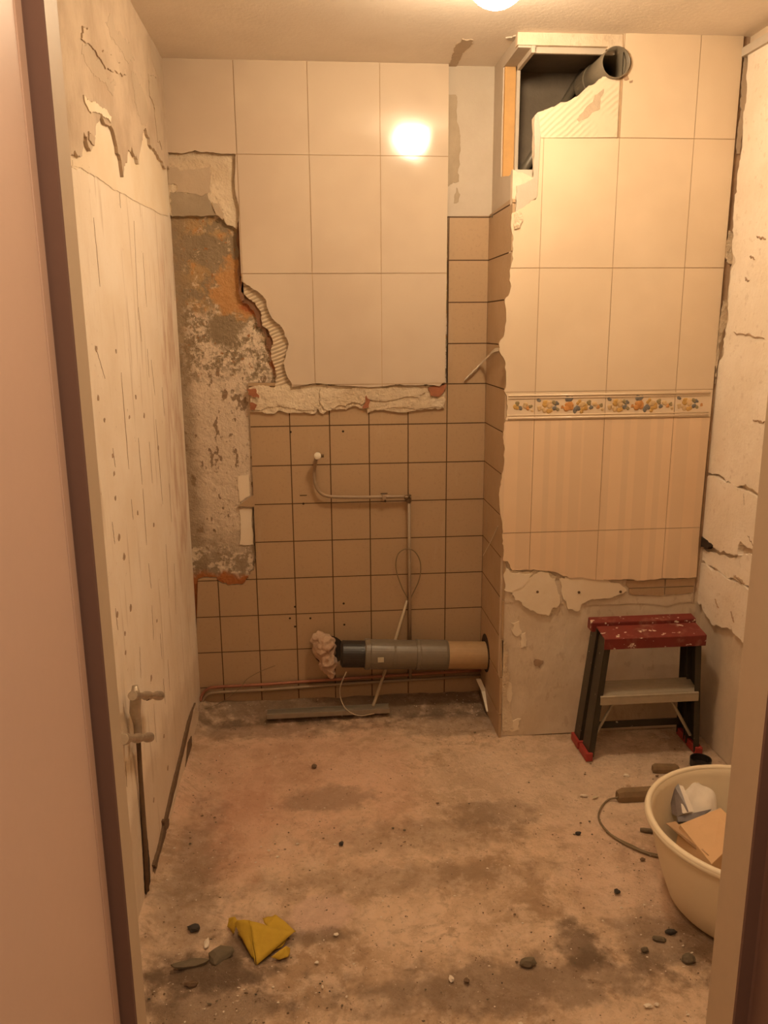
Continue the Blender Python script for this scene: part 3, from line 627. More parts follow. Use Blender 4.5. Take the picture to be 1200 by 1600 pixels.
# gap strip between the tiles and the right wall
patch('open_joint', BOXF, [(1166, 52, 1), (1152, 215, 1), (1123, 545, 1), (1096, 830, 1), (1089, 905, 1), (1086, 945), (1092, 900), (1104, 800), (1115, 650), (1135, 480), (1152, 310), (1172, 130), (1180, 52, 1)], -.012, -.009, M['crack'], wall_box, .003, 121)
patch('mortar_fill', BOXF, [(1166, 85), (1160, 150), (1156, 190), (1152, 240), (1157, 240), (1163, 180), (1170, 100)], -.010, -.003, M['grey_light'], wall_box, .004, 122)
patch('mortar_fill', BOXF, [(1140, 360), (1146, 365), (1148, 412), (1139, 412), (1131, 400)], -.010, -.002, M['adhesive'], wall_box, .004, 123)
patch('mortar_fill', BOXF, [(1131, 470), (1140, 472), (1138, 500), (1130, 520), (1122, 570), (1118, 600), (1121, 545)], -.010, -.002, M['adhesive'], wall_box, .004, 124)
# inside of the duct
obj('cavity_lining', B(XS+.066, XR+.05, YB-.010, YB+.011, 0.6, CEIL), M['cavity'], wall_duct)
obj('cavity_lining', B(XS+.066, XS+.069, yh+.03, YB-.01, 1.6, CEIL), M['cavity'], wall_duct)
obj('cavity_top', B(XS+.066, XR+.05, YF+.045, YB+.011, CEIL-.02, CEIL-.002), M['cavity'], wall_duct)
patch('paint_blot', BOXF, [(974, 118), (980, 116), (983, 124), (976, 126)], -.002, .001, M['crack'], wall_box, .002, 125)
patch('paint_blot', BOXF, [(983, 127), (989, 125), (988, 129), (984, 130)], -.002, .001, M['crack'], wall_box, .001, 126)

# ---- wall with the doorway, door frame, open door
def fwall(bm):
    box(bm, XL-.1, JL-.075, YD-.10, YD, 0, CEIL); box(bm, JR+.03, XR+.12, YD-.10, YD, 0, CEIL); box(bm, JL-.03, JR+.03, YD-.10, YD, 2.07, CEIL)
bm = bmesh.new(); fwall(bm); struct('wall_front', bm, M['white_plaster'])
def frame_side(sgn, X, yf):
    # profile (offset from the reveal towards the wall, depth y)
    prof = [(0, YD+.004), (0, yf+.002), (.002, yf), (.021, yf), (.0225, yf-.004), (.0225, yf-.085 if sgn > 0 else yf-.002), (.030, yf-.090 if sgn > 0 else yf-.002), (.075, yf-.090 if sgn > 0 else yf-.002), (.075, yf-.05 if sgn > 0 else yf-.001), (.075, YD-.105 if sgn > 0 else yf), (.03, YD-.105 if sgn > 0 else yf), (.03, YD-.002), (.055, YD-.002), (.055, YD+.004)]
    bm = bmesh.new(); lo = [bm.verts.new((X+sgn*a, b, 0)) for a, b in prof]; hi = [bm.verts.new((X+sgn*a, b, 2.06)) for a, b in prof]
    for i in range(len(prof)):
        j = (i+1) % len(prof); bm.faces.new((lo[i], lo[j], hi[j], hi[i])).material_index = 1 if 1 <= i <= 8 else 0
    return bm
bm = frame_side(-1, JL, .934); trim1 = struct('trim_1', bm, [M['frame_paint'], M['frame_shaded']])
bm = frame_side(1, JR, .914); trim2 = struct('trim_2', bm, [M['frame_paint'], M['frame_shaded']])
struct('trim_3', B(JL-.05, JR+.05, .84, YD+.004, 2.03, 2.07), M['frame_paint'])
bm = bmesh.new(); box(bm, JL-.066, JL-.0245, .030, .929, .008, 2.035); box(bm, JL-.0245, JL-.0200, .030, .903, .008, 2.035)
door = struct('door_1', bm, M['door_paint'], bevel=.001)
obj('door_lip', B(JL-.0245, JL-.0200, .9075, .929, .008, 2.035), M['door_paint'], door, bevel=.001)
# hall around the camera
struct('wall_hall', B(-1.3, 1.7, -1.3, -1.2, 0, 2.5), M['white_plaster'])
struct('wall_hall_right', B(1.25, 1.35, -1.2, YD-.1, 0, 2.5), M['white_plaster'])
struct('wall_hall_left', B(-1.0, -.9, -1.2, YD-.1, 0, 2.5), M['white_plaster'])

# ================================================================ THINGS
# ---- ceiling lamp
t = thing('ceiling_lamp', 'glowing round glass globe lamp on the ceiling', 'lamp', (LAMP.x, LAMP.y, CEIL))
bm = bmesh.new(); lathe(bm, [(.072, -.013), (.078, -.012), (.078, -.003), (.074, 0)], (LAMP.x, LAMP.y, CEIL)); obj('lamp_base', bm, M['white_plastic'], t, smooth=False, bevel=.002)
bm = bmesh.new(); bmesh.ops.create_uvsphere(bm, u_segments=40, v_segments=24, radius=LAMP_R)
for v in bm.verts: v.co += LAMP; v.co.z = min(v.co.z, CEIL-.012)
obj('lamp_globe', bm, M['globe'], t, smooth=True)

# ---- vent pipe in the broken opening
ctr = onY(963, 97, YF-.012); rp = .047
t = thing('vent_pipe', 'grey plastic vent pipe sticking out of the broken opening under the ceiling', 'pipe', ctr)
bm = bmesh.new(); lathe(bm, [(rp, 0), (rp, .285), (rp-.003, .285), (rp-.003, 0)], ctr, (0, 1, 0), 36, closed=True); obj('pipe_tube', bm, M['pvc_grey'], t, smooth=True)
bm = bmesh.new(); lathe(bm, [(rp+.004, .18), (rp+.004, .27), (rp, .27), (rp, .18)], ctr, (0, 1, 0), 36, closed=True); obj('pipe_socket', bm, M['pvc_grey'], t)
for i, (a, b, r, lab) in enumerate([((905, 95), (868, 185), .016, 'wider slanting dark pipe inside the broken duct opening'), ((925, 100), (895, 190), .011, 'thinner slanting dark pipe nearest the grey vent pipe in the duct')]):
    p, q = onY(*a, YB-.05), onY(*b, YB-.05)
    p = q+(p-q)*1.25; p.z = min(p.z, CEIL-.024)
    o = obj('duct_pipe', T([p, q+(q-p)*2.2], r, 14), M['pvc_grey'], None, smooth=True); tag(o, lab, 'pipe')

# ---- water pipe on the brown tiles
yo = YB-.024
t = thing('water_pipe', 'thin painted water pipe bent across the brown tiles with a white cap', 'pipe', onY(638, 777, yo))
a = onY(497, 712, YB-.05); pts = [Vector((a.x, YB-.001, a.z)), Vector((a.x, yo-.012, a.z))]
w1 = spline([onY(494, 716, YB-.045), onY(491, 738, yo), onY(493, 757, yo), onY(502, 771, yo), onY(518, 776, yo), onY(560, 777, yo), onY(600, 776.5, yo), onY(634, 776, yo)], 6)
obj('horizontal_tube', T(w1, .0065, 12), M['pipe_brown'], t, smooth=True)
obj('riser_tube', T([onY(639, 776, yo), onY(641, 1060, yo)], .0065, 12), M['pipe_brown'], t, smooth=True)
bm = bmesh.new(); e = onY(638.5, 777, yo); tube(bm, [e+Vector((-.016, 0, 0)), e+Vector((.010, 0, 0))], .010, 12); tube(bm, [e+Vector((.001, 0, .010)), e+Vector((.001, 0, -.020))], .010, 12)
obj('elbow', bm, M['pipe_dark'], t, smooth=False, bevel=.001)
bm = bmesh.new(); tube(bm, [a+Vector((0, .048, 0)), a+Vector((0, -.006, 0))], .008, 12); obj('outlet_stub', bm, M['pipe_dark'], t)
bm = bmesh.new(); lathe(bm, [(.011, 0), (.0135, .003), (.0135, .018), (.010, .022), (.004, .024)], a+Vector((-.002, .004, 0)), (0, -1, 0), 20); obj('end_cap', bm, M['white_plastic'], t, smooth=False)
bm = bmesh.new(); tube(bm, [a+Vector((.008, -.008, 0)), a+Vector((.022, -.008, 0))], .006, 10); obj('outlet_screw', bm, M['pipe_dark'], t)
for x in (600,):
    v = onY(x, 777, yo); obj('pipe_clip', B(v.x-.008, v.x+.008, yo-.009, YB, v.z-.009, v.z+.009), M['pipe_brown'], t, bevel=.002)

# ---- loop of cable around the riser
lp = spline([onY(x, y, YB-.012-o_) for x, y, o_ in [(641, 936, .01), (655, 905, .02), (657, 880, .025), (648, 862, .03), (633, 858, .03), (621, 868, .025), (619, 890, .02), (628, 918, .01), (640, 945, .006), (642, 990, .006)]], 8)
tag(obj('cable_loop', T(lp, .0022, 8), M['cable'], None, smooth=True), 'thin loop of cable hanging around the riser pipe on the brown tiles', 'cable')
tag(obj('conduit_tube', T([onY(636, 938, YB-.012), onY(612, 1020, YB-.014), onY(597, 1062, YB-.02), onZ(583, 1104, .03)+Vector((0, 0, .002))], [.005, .0065, .0065, .0065], 12), M['conduit'], None, smooth=True), 'cream plastic conduit tube slanting behind the grey drain pipe', 'conduit')

# ---- drain pipe
axA = Vector((.045, YB-.098, .262)); axB = Vector((.72, YB-.098, .224)); ax = (axB-axA).normalized()
t = thing('drain_pipe', 'horizontal waste pipe in black, grey and beige plastic low on the tiled wall', 'pipe', axA)
def seg(nm, x0, x1, prof, mat):
    s0 = axA+ax*((x0-axA.x)/ax.x); s1 = axA+ax*((x1-axA.x)/ax.x); L = (s1-s0).length
    bm = bmesh.new(); lathe(bm, [(r, h*L) for r, h in prof], s0, ax, 36); return obj(nm, bm, mat, t, smooth=False, bevel=.001)
xs_ = [onY(x, 1022, YB-.15).x for x in (528, 568, 655, 704, 768)]
seg('rubber_sleeve', .082, .182, [(.045, 0), (.054, .08), (.054, 1)], M['rubber'])
seg('grey_coupling', .178, .385, [(.060, 0), (.0625, .02), (.0625, .1), (.060, .12), (.060, .55), (.0585, .6), (.0585, 1)], M['pvc_grey'])
seg('grey_socket', .385, .515, [(.0625, 0), (.0625, .1), (.0605, .14), (.0605, .92), (.058, 1)], M['pvc_grey'])
seg('beige_end', .512, .70, [(.056, 0), (.056, 1)], M['pvc_beige'])
v = onY(595, 1031, YB-.157); obj('sticker', B(v.x-.012, v.x+.012, YB-.1605, YB-.153, v.z-.010, v.z+.010), M['label'], t, bevel=.001)
# opening in the tiles behind the rag
bm = bmesh.new(); v = onY(514, 1016, YB); lathe(bm, [(.064, 0), (.064, .002)], (v.x, YB+.0005, v.z), (0, -1, 0), 28); obj('pipe_opening', bm, M['dark'], wall_back)
def lumpy(name, pts, mat, seed, sub=3, amp=.008, sc=30):
    """solid lump: icosphere pulled onto a chain of ellipsoids"""
    bm = bmesh.new()
    for c, r in pts:
        s_ = bmesh.ops.create_icosphere(bm, subdivisions=sub, radius=1)
        for v in s_['verts']: v.co = Vector(c)+Vector((v.co.x*r[0], v.co.y*r[1], v.co.z*r[2]))
    for v in bm.verts:
        q = v.co*sc+Vector((seed*3.1, 0, 0)); v.co += Vector((noise.noise(q), noise.noise(q+Vector((9, 0, 0))), noise.noise(q+Vector((0, 9, 0)))))*amp
    return obj(name, bm, mat, None, smooth=True)
c0 = onY(507, 1012, YB-.05)
rag = lumpy('rag', [(c0, (.045, .05, .060)), (onY(512, 1035, YB-.075), (.036, .03, .045)), (onY(517, 1048, YB-.08), (.016, .018, .036)), (onY(500, 1000, YB-.04), (.035, .03, .035))], M['rag'], 2, 4, .013, 62); tag(rag, 'crumpled pinkish rag stuffed in the pipe hole in the brown tiles', 'rag')
md = rag.modifiers.new('r', 'REMESH'); md.mode = 'VOXEL'; md.voxel_size = .004; md.use_smooth_shade = True

# ---- pipes along the foot of the back wall
for i, (dy, dz, m, lab) in enumerate([(-.018, 0, M['copper'], 'upper thin copper pipe along the foot of the tiled wall'), (-.018, -.024, M['pipe_brown'], 'lower painted pipe along the foot of the tiled wall')]):
    y_ = YB+dy; z_ = lambda x, y: onY(x, y, y_)+Vector((0, 0, dz))
    pts = [z_(311, 1094)+Vector((.006, -.01, 0)), z_(316, 1086), z_(324, 1077), z_(340, 1073.5), z_(420, 1069), z_(530, 1061), z_(640, 1054), z_(752, 1047)]
    o = obj('floor_pipe', T(spline(pts, 5), .0065, 10), m, None, smooth=True); tag(o, lab, 'pipe')
tag(obj('loose_wire', T(spline([onZ(318, 1108, .03), onY(345, 1098, YB-.05), onY(375, 1075, YB-.035), onY(385, 1062, YB-.03), onY(405, 1050, YB-.02), onY(430, 1040, YB-.012)], 6), .0014, 6), M['cable'], None, smooth=True), 'fine loose wire curling up in the left rear corner', 'wire')
tag(obj('hanging_cable', T(spline([onY(541, 1050, YB-.13), onY(532, 1072, YB-.13), onY(532, 1090, YB-.12), onZ(541, 1108, .045), onZ(560, 1118, .036), onZ(585, 1115, .034)], 6), .0022, 8), M['cable_light'], None, smooth=True), 'pale cable drooping from the drain pipe onto the metal channel', 'cable')
# white angle piece near the box corner
bm = bmesh.new(); a, b, c = onY(748, 1062, YB-.11), onY(756, 1080, YB-.11), onZ(764, 1112, .012)
for p, q in ((a, b), (b, c)):
    d = Vector((.010, 0, 0)); e = Vector((0, .012, 0)); hexa(bm, [p-d, p+d, p+d+e, p-d+e], [q-d, q+d, q+d+e, q-d+e])
tag(obj('angle_bracket', bm, M['white_plastic'], None, bevel=.001), 'off-white bent angle strip standing at the corner under the beige pipe end', 'bracket')
v = onY(745, 1054, YB-.14); 
# ---- aluminium channel
t = None
a, b = onZ(417, 1129, .005), onZ(609, 1119, .005); a.z = b.z = .018; d = (b-a).normalized(); n = Vector((-d.y, d.x, 0)); u = Vector((0, 0, 1))
bm = bmesh.new(); w, h, th = .048, .020, .002
def bar(p, q, n0, n1, z0, z1): hexa(bm, [p+n*n0+u*z0, p+n*n1+u*z0, p+n*n1+u*z1, p+n*n0+u*z1], [q+n*n0+u*z0, q+n*n1+u*z0, q+n*n1+u*z1, q+n*n0+u*z1])
bar(a, b, 0, w, 0, th); bar(a, b, 0, th, 0, h); bar(a, b, w-th, w, 0, h); bar(a, b, th, .010, h-th, h)
tag(obj('metal_channel', bm, M['alu'], None, bevel=.0006), 'long dusty aluminium channel profile lying on the floor before the tiled wall', 'metal profile')

# ---- valves on the left wall
t = thing('shower_valve', 'old chrome tap fitting stub with two cross bars on the left wall', 'tap fitting', onX(212, 1120, XL+.01))
p1, p2 = onX(207, 1087, XL+.035), onX(250, 1087, XL+.045)
q1, q2 = onX(192, 1155, XL+.040), onX(234, 1152, XL+.035)
def fit(a, b, rs):
    bm = bmesh.new(); n_ = len(rs); tube(bm, [a.lerp(b, i/(n_-1)) for i in range(n_)], rs, 16); return bm
obj('upper_valve', fit(p1, p2, [.012, .012, .008, .008, .012, .012, .008, .009, .013, .013]), M['chrome'], t, bevel=.0008)
obj('lower_valve', fit(q1, q2, [.013, .013, .008, .008, .012, .012, .008, .009, .013, .013]), M['chrome'], t, bevel=.0008)
bm = bmesh.new(); v = p1.lerp(p2, .5); lathe(bm, [(.006, 0), (.006, .012)], v+Vector((0, -.006, 0)), (.3, -1, 0), 12); obj('outlet_nipple', bm, M['dark'], t)
pv = onX(212, 1089, XL+.030); obj('valve_body', T([pv+Vector((0, 0, .030)), pv, onX(211, 1112, XL+.026), onX(215, 1130, XL+.022), onX(216, 1152, XL+.026)], [.007, .014, .014, .011, .010], 14), M['chrome'], t, smooth=True)
obj('copper_tail', T([onX(216, 1152, XL+.018), onX(220, 1220, XL+.010), onX(226, 1300, XL+.008), onX(230, 1392, XL+.006)], .006, 10), M['shadow_brown'], t, smooth=True)
obj('wall_stub', T([q1.lerp(q2, .55)+Vector((-.045, 0, 0)), q1.lerp(q2, .55)+Vector((.012, 0, 0))], .009, 12), M['chrome'], t, smooth=True)

# ---- plastic strip across the inner corner
pl = spline([onY(725, 595, YB-.008), onY(738, 582, YB-.012), onY(752, 568, YB-.016), onX(762, 558, XS-.014), onX(772, 548, XS-.010), onX(782, 546, XS-.008)], 5)
bm = bmesh.new(); rw = []
for i, p in enumerate(pl):
    q = .007+.003*noise.noise(p*90); a_ = Vector((.35, 0, .95)); off = Vector((0, -1, 0))*.003*math.sin(i*2.1)
    rw.append([bm.verts.new(p+a_*q+off), bm.verts.new(p+Vector((0, -.004, 0))), bm.verts.new(p-a_*q-off)])
for r0, r1 in zip(rw, rw[1:]):
    for j in range(2): bm.faces.new((r0[j], r0[j+1], r1[j+1], r1[j]))
o = obj('clear_plastic_strip', bm, M['tape'], None); md = o.modifiers.new('s', 'SOLIDIFY'); md.thickness = .001
tag(o, 'crinkled clear plastic strip stretched across the inner corner of brown tiles', 'plastic strip')
tag(obj('white_thread', T([onX(778, 822, XS-.004), onX(766, 848, XS-.006), onX(755, 868, XS-.004)], .0016, 6), M['white_plastic'], None), 'short white sliver stuck to the brown tiles beside the striped tiles', 'sliver')

# ---- step ladder
LX0, LX1 = .955, 1.372
lad = thing('step_ladder', 'small folded step ladder with paint-spattered red top and dark side rails', 'step ladder', (1.15, 2.65, 0))
def post(x0, y0, z0, x1, y1, z1, wx, wy):
    bm = bmesh.new()
    hexa(bm, [(x0-wx, y0-wy, z0), (x0+wx, y0-wy, z0), (x0+wx, y0+wy, z0), (x0-wx, y0+wy, z0)], [(x1-wx, y1-wy, z1), (x1+wx, y1-wy, z1), (x1+wx, y1+wy, z1), (x1-wx, y1+wy, z1)]); return bm
def channel(x0, y0, x1, y1, z0, z1, inner, wy=.034):
    """C section rail: web outside, flanges turned inwards"""
    bm = bmesh.new()
    def bar2(ox0, ox1, oy0, oy1):
        hexa(bm, [(x0+ox0, y0+oy0, z0), (x0+ox1, y0+oy0, z0), (x0+ox1, y0+oy1, z0), (x0+ox0, y0+oy1, z0)], [(x1+ox0, y1+oy0, z1), (x1+ox1, y1+oy0, z1), (x1+ox1, y1+oy1, z1), (x1+ox0, y1+oy1, z1)])
    s = inner; bar2(*sorted((0, s*.003)), -wy, wy); bar2(*sorted((0, s*.022)), -wy, -wy+.003); bar2(*sorted((0, s*.022)), wy-.003, wy); return bm
TOP = .468
for sx, xb, xt in ((1, LX0, 1.000), (-1, LX1, 1.350)):
    r = obj('side_rail', channel(xb, 2.602, xt, 2.612, .012, TOP-.01, sx), M['rail'], lad, bevel=.0008)
    r2 = obj('rear_rail', channel(xb-.004*sx, 2.690, xt-.006*sx, 2.678, .012, TOP+.005, sx, .030), M['rail'], lad, bevel=.0008)
    f = obj('foot', B(xb-.010, xb+.016, 2.560, 2.640, 0, .032) if sx > 0 else B(xb-.016, xb+.010, 2.560, 2.640, 0, .032), M['ladder_foot'], lad, bevel=.003)
    f = obj('foot', B(xb-.012, xb+.014, 2.650, 2.728, 0, .030) if sx > 0 else B(xb-.014, xb+.012, 2.650, 2.728, 0, .030), M['ladder_foot'], lad, bevel=.003)
    for zz in (.05, .215, .235, .41, .435):
        k = (zz-.012)/(TOP-.02); bm = bmesh.new(); lathe(bm, [(.0045, 0), (.0035, .003)], (xb+(xt-xb)*k+sx*.010, 2.570+.01*k, zz), (0, -1, 0), 10); obj('rivet', bm, M['alu'], r)
    # diagonal brace
    obj('brace', T([(xb+(xt-xb)*.1+sx*.02, 2.60, .062), (xb+(xt-xb)*.45+sx*.085, 2.625, .195)], .006, 8), M['step_alu'], lad)
# top tread: front lip + plate + rear edge
bm = bmesh.new(); x0, x1 = .990, 1.360
hexa(bm, [(x0, 2.560, TOP), (x1, 2.560, TOP), (x1, 2.562, TOP-.040), (x0, 2.562, TOP-.040)], [(x0, 2.566, TOP), (x1, 2.566, TOP), (x1, 2.566, TOP-.040), (x0, 2.566, TOP-.040)])
hexa(bm, [(x0, 2.560, TOP-.004), (x1, 2.560, TOP-.004), (x1, 2.560, TOP+.001), (x0, 2.560, TOP+.001)], [(x0, 2.650, TOP+.010), (x1, 2.650, TOP+.010), (x1, 2.650, TOP+.015), (x0, 2.650, TOP+.015)])
obj('top_tread', bm, M['ladder_red'], lad, bevel=.0025)
bm = bmesh.new(); hexa(bm, [(x0-.012, 2.662, TOP-.012), (x1+.008, 2.662, TOP-.012), (x1+.008, 2.662, TOP+.024), (x0-.012, 2.662, TOP+.024)], [(x0-.012, 2.712, TOP-.012), (x1+.008, 2.712, TOP-.012), (x1+.008, 2.706, TOP+.030), (x0-.012, 2.706, TOP+.030)])
obj('rear_cap', bm, M['ladder_red'], lad, bevel=.003)
bm = bmesh.new(); x0, x1 = .990, 1.352; z = .245
hexa(bm, [(x0, 2.566, z-.030), (x1, 2.566, z-.030), (x1, 2.566, z), (x0, 2.566, z)], [(x0, 2.571, z-.030), (x1, 2.571, z-.030), (x1, 2.571, z), (x0, 2.571, z)])
hexa(bm, [(x0, 2.566, z-.003), (x1, 2.566, z-.003), (x1, 2.566, z+.002), (x0, 2.566, z+.002)], [(x0, 2.650, z+.020), (x1, 2.650, z+.020), (x1, 2.650, z+.025), (x0, 2.650, z+.025)])
for k_ in range(5):
    yy = 2.575+.016*k_; zz = z+.002+(yy-2.566)*.274; box(bm, x0+.004, x1-.004, yy, yy+.004, zz, zz+.002)
obj('lower_step', bm, M['step_alu'], lad, bevel=.0015)
obj('rear_crossbar', B(.975, 1.36, 2.686, 2.694, .06, .085), M['rail'], lad)

# ---- tub
tc = Vector((1.135, 1.802, 0.004)); th_ = .252; R1 = .277; R0 = .205
tub = thing('washing_tub', 'large round cream plastic tub with rubbish beside the door frame', 'tub', tc)
prof = [(.001, .0), (R0-.03, 0), (R0-.012, .004), (R0, .018), (R0+.022, .08), (R0+.045, .16), (R1-.012, th_-.022), (R1-.011, th_-.016), (R1, th_-.016), (R1+.003, th_-.008), (R1, th_), (R1-.010, th_+.001), (R1-.016, th_-.004), (R1-.020, th_-.024), (R0+.037, .16), (R0+.014, .08), (R0-.008, .022), (R0-.024, .008), (.001, .007)]
bm = bmesh.new(); lathe(bm, prof, tc, (0, 0, 1), 72); obj('tub_shell', bm, M['tub'], tub, smooth=True)
bm = bmesh.new()
for k in range(72): pass
tube(bm, [tc+Vector((math.cos(a)*(R1-.007), math.sin(a)*(R1-.007), th_-.003)) for a in [2*math.pi*i/72 for i in range(73)]], .0085, 10, cap=False)
obj('rolled_rim', bm, M['tub'], tub, smooth=True)
# contents
def sheet(name, quad, th, mat, label, cat, extra=None):
    a, b, c, d = [Vector(p) for p in quad]; n = (b-a).cross(d-a).normalized()*th
    bm = bmesh.new(); hexa(bm, [a, b, c, d], [a+n, b+n, c+n, d+n])
    if extra:
        for q in extra:
            a, b, c, d = [Vector(p) for p in q]; n = (b-a).cross(d-a).normalized()*th; hexa(bm, [a, b, c, d], [a+n, b+n, c+n, d+n])
    return tag(obj(name, bm, mat, None, bevel=.0008), label, cat)
A1, A2, A3, A4 = onZ(1062, 1288, .175), onZ(1126, 1262, .215), onZ(1165, 1300, .190), onZ(1112, 1350, .150)
sheet('cardboard_box', [A1, A2, A3, A4], .004, M['cardboard'], 'flattened beige cardboard box lying tilted inside the tub', 'cardboard box',
      [[A1, A4, A4+Vector((-.01, 0, -.09)), A1+Vector((-.01, 0, -.09))], [A4, A3, A3+Vector((0, -.01, -.10)), A4+Vector((0, -.01, -.09))]])
sheet('cardboard_flap', [onZ(1040, 1286, .16), onZ(1056, 1283, .165), onZ(1108, 1336, .16), onZ(1094, 1332, .15)], .003, M['cardboard_dark'], 'narrow brown cardboard flap along the near side of the tub', 'cardboard')
# paper packaging with dark side
t = thing('paper_packaging', 'crumpled white and dark paper packaging in the tub against its far side', 'packaging', onZ(1070, 1280, .12))
bm = bmesh.new()
P0, P1, P2, P3 = onZ(1052, 1225, .225), onZ(1060, 1224, .228), onZ(1076, 1268, .19), onZ(1058, 1276, .17)
hexa(bm, [P0, P1, P2, P3], [p+Vector((-.006, .02, -.004)) for p in (P0, P1, P2, P3)])
Q0, Q1, Q2 = onZ(1056, 1275, .17), onZ(1112, 1264, .20), onZ(1084, 1283, .17)
hexa(bm, [P3, Q1, Q2, onZ(1060, 1284, .16)], [p+Vector((0, .006, -.010)) for p in (P3, Q1, Q2, onZ(1060, 1284, .16))])
obj('dark_sleeve', bm, M['foil'], t)
bm = bmesh.new(); n_ = 14; c_ = onZ(1086, 1250, .19); top = []
for i in range(n_):
    for j in range(n_):
        a = (i/(n_-1)-.5)*2; b = (j/(n_-1)-.5)*2
        x = c_.x+.062*a*math.sqrt(1-b*b/2); y = c_.y+.055*b*math.sqrt(1-a*a/2)
        z = c_.z+.030*(b)+.012*a-.010*(a*a+b*b)+.010*noise.noise(Vector((x*40, y*40, 0)))
        top.append(bm.verts.new((x, y, z)))
for i in range(n_-1):
    for j in range(n_-1): k = i*n_+j; bm.faces.new((top[k], top[k+1], top[k+n_+1], top[k+n_]))
o = obj('white_liner', bm, M['paper'], t, smooth=True); md = o.modifiers.new('s', 'SOLIDIFY'); md.thickness = .003
bm = bmesh.new(); hexa(bm, [onZ(1060, 1226, .222), onZ(1066, 1228, .222), onZ(1082, 1266, .19), onZ(1066, 1270, .185)], [p+Vector((.002, -.004, 0)) for p in (onZ(1060, 1226, .222), onZ(1066, 1228, .222), onZ(1082, 1266, .19), onZ(1066, 1270, .185))]); obj('pale_panel', bm, M['paper'], t)
# rubble that carries the contents
rn = random.Random(8); bm = bmesh.new()
for i in range(70):
    a, r = rn.uniform(0, 6.28), (rn.uniform(0, 1)**.5)*.19; s_ = bmesh.ops.create_icosphere(bm, subdivisions=1, radius=rn.uniform(.018, .04))
    o_ = Vector((tc.x+math.cos(a)*r, tc.y+math.sin(a)*r, .05+rn.uniform(0, .055)))
    for v in s_['verts']: v.co = o_+Vector((v.co.x*rn.uniform(.8, 1.2), v.co.y, v.co.z*.7))
o = obj('tub_rubble', bm, M['mound'], None); o['kind'] = 'stuff'; tag(o, 'brown rubble filling the bottom of the cream tub', 'rubble')

# ---- things left of the tub
def floor_bar(name, p, q, w, h, mat, label, cat, z0=0, taper=1):
    a, b = onZ(*p, 0), onZ(*q, 0); a.z = b.z = z0; d = (b-a).normalized(); n = Vector((-d.y, d.x, 0)); u = Vector((0, 0, 1)); bm = bmesh.new()
    sec = [(-w, 0), (w, 0), (w*1.05, h*.55), (w*.7, h), (-w*.7, h), (-w*1.05, h*.55)]; N_ = 9; rg = []
    for i in range(N_):
        t = i/(N_-1); c = a.lerp(b, t); k = (.78 if i in (0, N_-1) else 1)*(1+(taper-1)*t)
        rg.append([bm.verts.new(c+n*s*k*(1+.06*noise.noise(c*50))+u*zz*(k*.9+.1)) for s, zz in sec])
    for r0, r1 in zip(rg, rg[1:]):
        for j in range(6): bm.faces.new((r0[j], r0[(j+1) % 6], r1[(j+1) % 6], r1[j]))
    bm.faces.new(rg[0][::-1]); bm.faces.new(rg[-1])
    return tag(obj(name, bm, mat, None, bevel=.001), label, cat) if label else obj(name, bm, mat, None)
t = thing('cable_connector', 'dusty brown bar-shaped connector with a thin looping cable left of the tub', 'cable connector', onZ(985, 1245, 0))
b_ = floor_bar('connector_body', (964, 1250), (1030, 1246), .019, .036, M['dust_brown'], None, None); b_.parent = t; b_.matrix_parent_inverse = Matrix.Translation(t.location).inverted()
for c_, pts in enumerate([[(966, 1246), (950, 1250), (938, 1264), (936, 1280), (948, 1298), (968, 1314), (990, 1325), (1012, 1334), (1034, 1340)], [(948, 1300), (966, 1311), (985, 1320), (1008, 1331), (1034, 1337)]]):
    o = obj('cable', T(spline([onZ(x, y, .004+.010*(i == 0 and c_ == 0)) for i, (x, y) in enumerate(pts)], 6), .003, 8), M['cable'], t, smooth=True)
floor_bar('wooden_offcut', (1019, 1205), (1060, 1206), .014, .026, M['dust_brown'], 'short wooden offcut on the floor behind the tub', 'wood offcut')
floor_bar('grey_stick', (1000, 1298), (1040, 1303), .006, .010, M['chip_grey'], 'short grey stick on the floor touching the side of the tub', 'stick')
p = onZ(1094, 1197, 0); t = thing('black_cap', 'round black plastic pipe cap on the floor behind the tub', 'pipe cap', p)
bm = bmesh.new(); lathe(bm, [(.001, .0), (.034, 0), (.036, .004), (.037, .030), (.033, .030), (.032, .006), (.001, .005)], p, (0, 0, 1), 28); obj('cap_shell', bm, M['rubber'], t, smooth=False)

# ---- yellow cloth
def cl(x, y, z): return onZ(x, y, z)
flaps = [[cl(390, 1438, .052), cl(417, 1447, .046), cl(461, 1455, .020), cl(401, 1508, .004)],
         [cl(391, 1438, .051), cl(400, 1507, .003), cl(390, 1488, .010), cl(367, 1444, .026), cl(372, 1437, .040)],
         [cl(367, 1432, .030), cl(372, 1440, .030), cl(366, 1458, .006), cl(356, 1448, .004), cl(357, 1435, .022)],
         [cl(410, 1434, .030), cl(430, 1430, .040), cl(440, 1436, .040), cl(462, 1456, .018), cl(418, 1449, .042)],
         [cl(424, 1496, .006), cl(446, 1478, .024), cl(453, 1482, .006), cl(450, 1496, .002), cl(436, 1500, .002)],
         [cl(380, 1440, .012), cl(455, 1456, .010), cl(440, 1480, .004), cl(400, 1495, .002), cl(372, 1460, .003)]]
bm = bmesh.new()
for fp_ in flaps: bm.faces.new([bm.verts.new(v) for v in fp_])
bmesh.ops.triangulate(bm, faces=bm.faces[:])
bmesh.ops.subdivide_edges(bm, edges=bm.edges[:], cuts=5, use_grid_fill=True)
for v in bm.verts:
    q = v.co*60; v.co += Vector((0, -.3, 1))*.005*noise.noise(q)+Vector((noise.noise(q+Vector((5, 0, 0))), noise.noise(q+Vector((0, 7, 0))), 0))*.002
    v.co.z = max(v.co.z, .003)
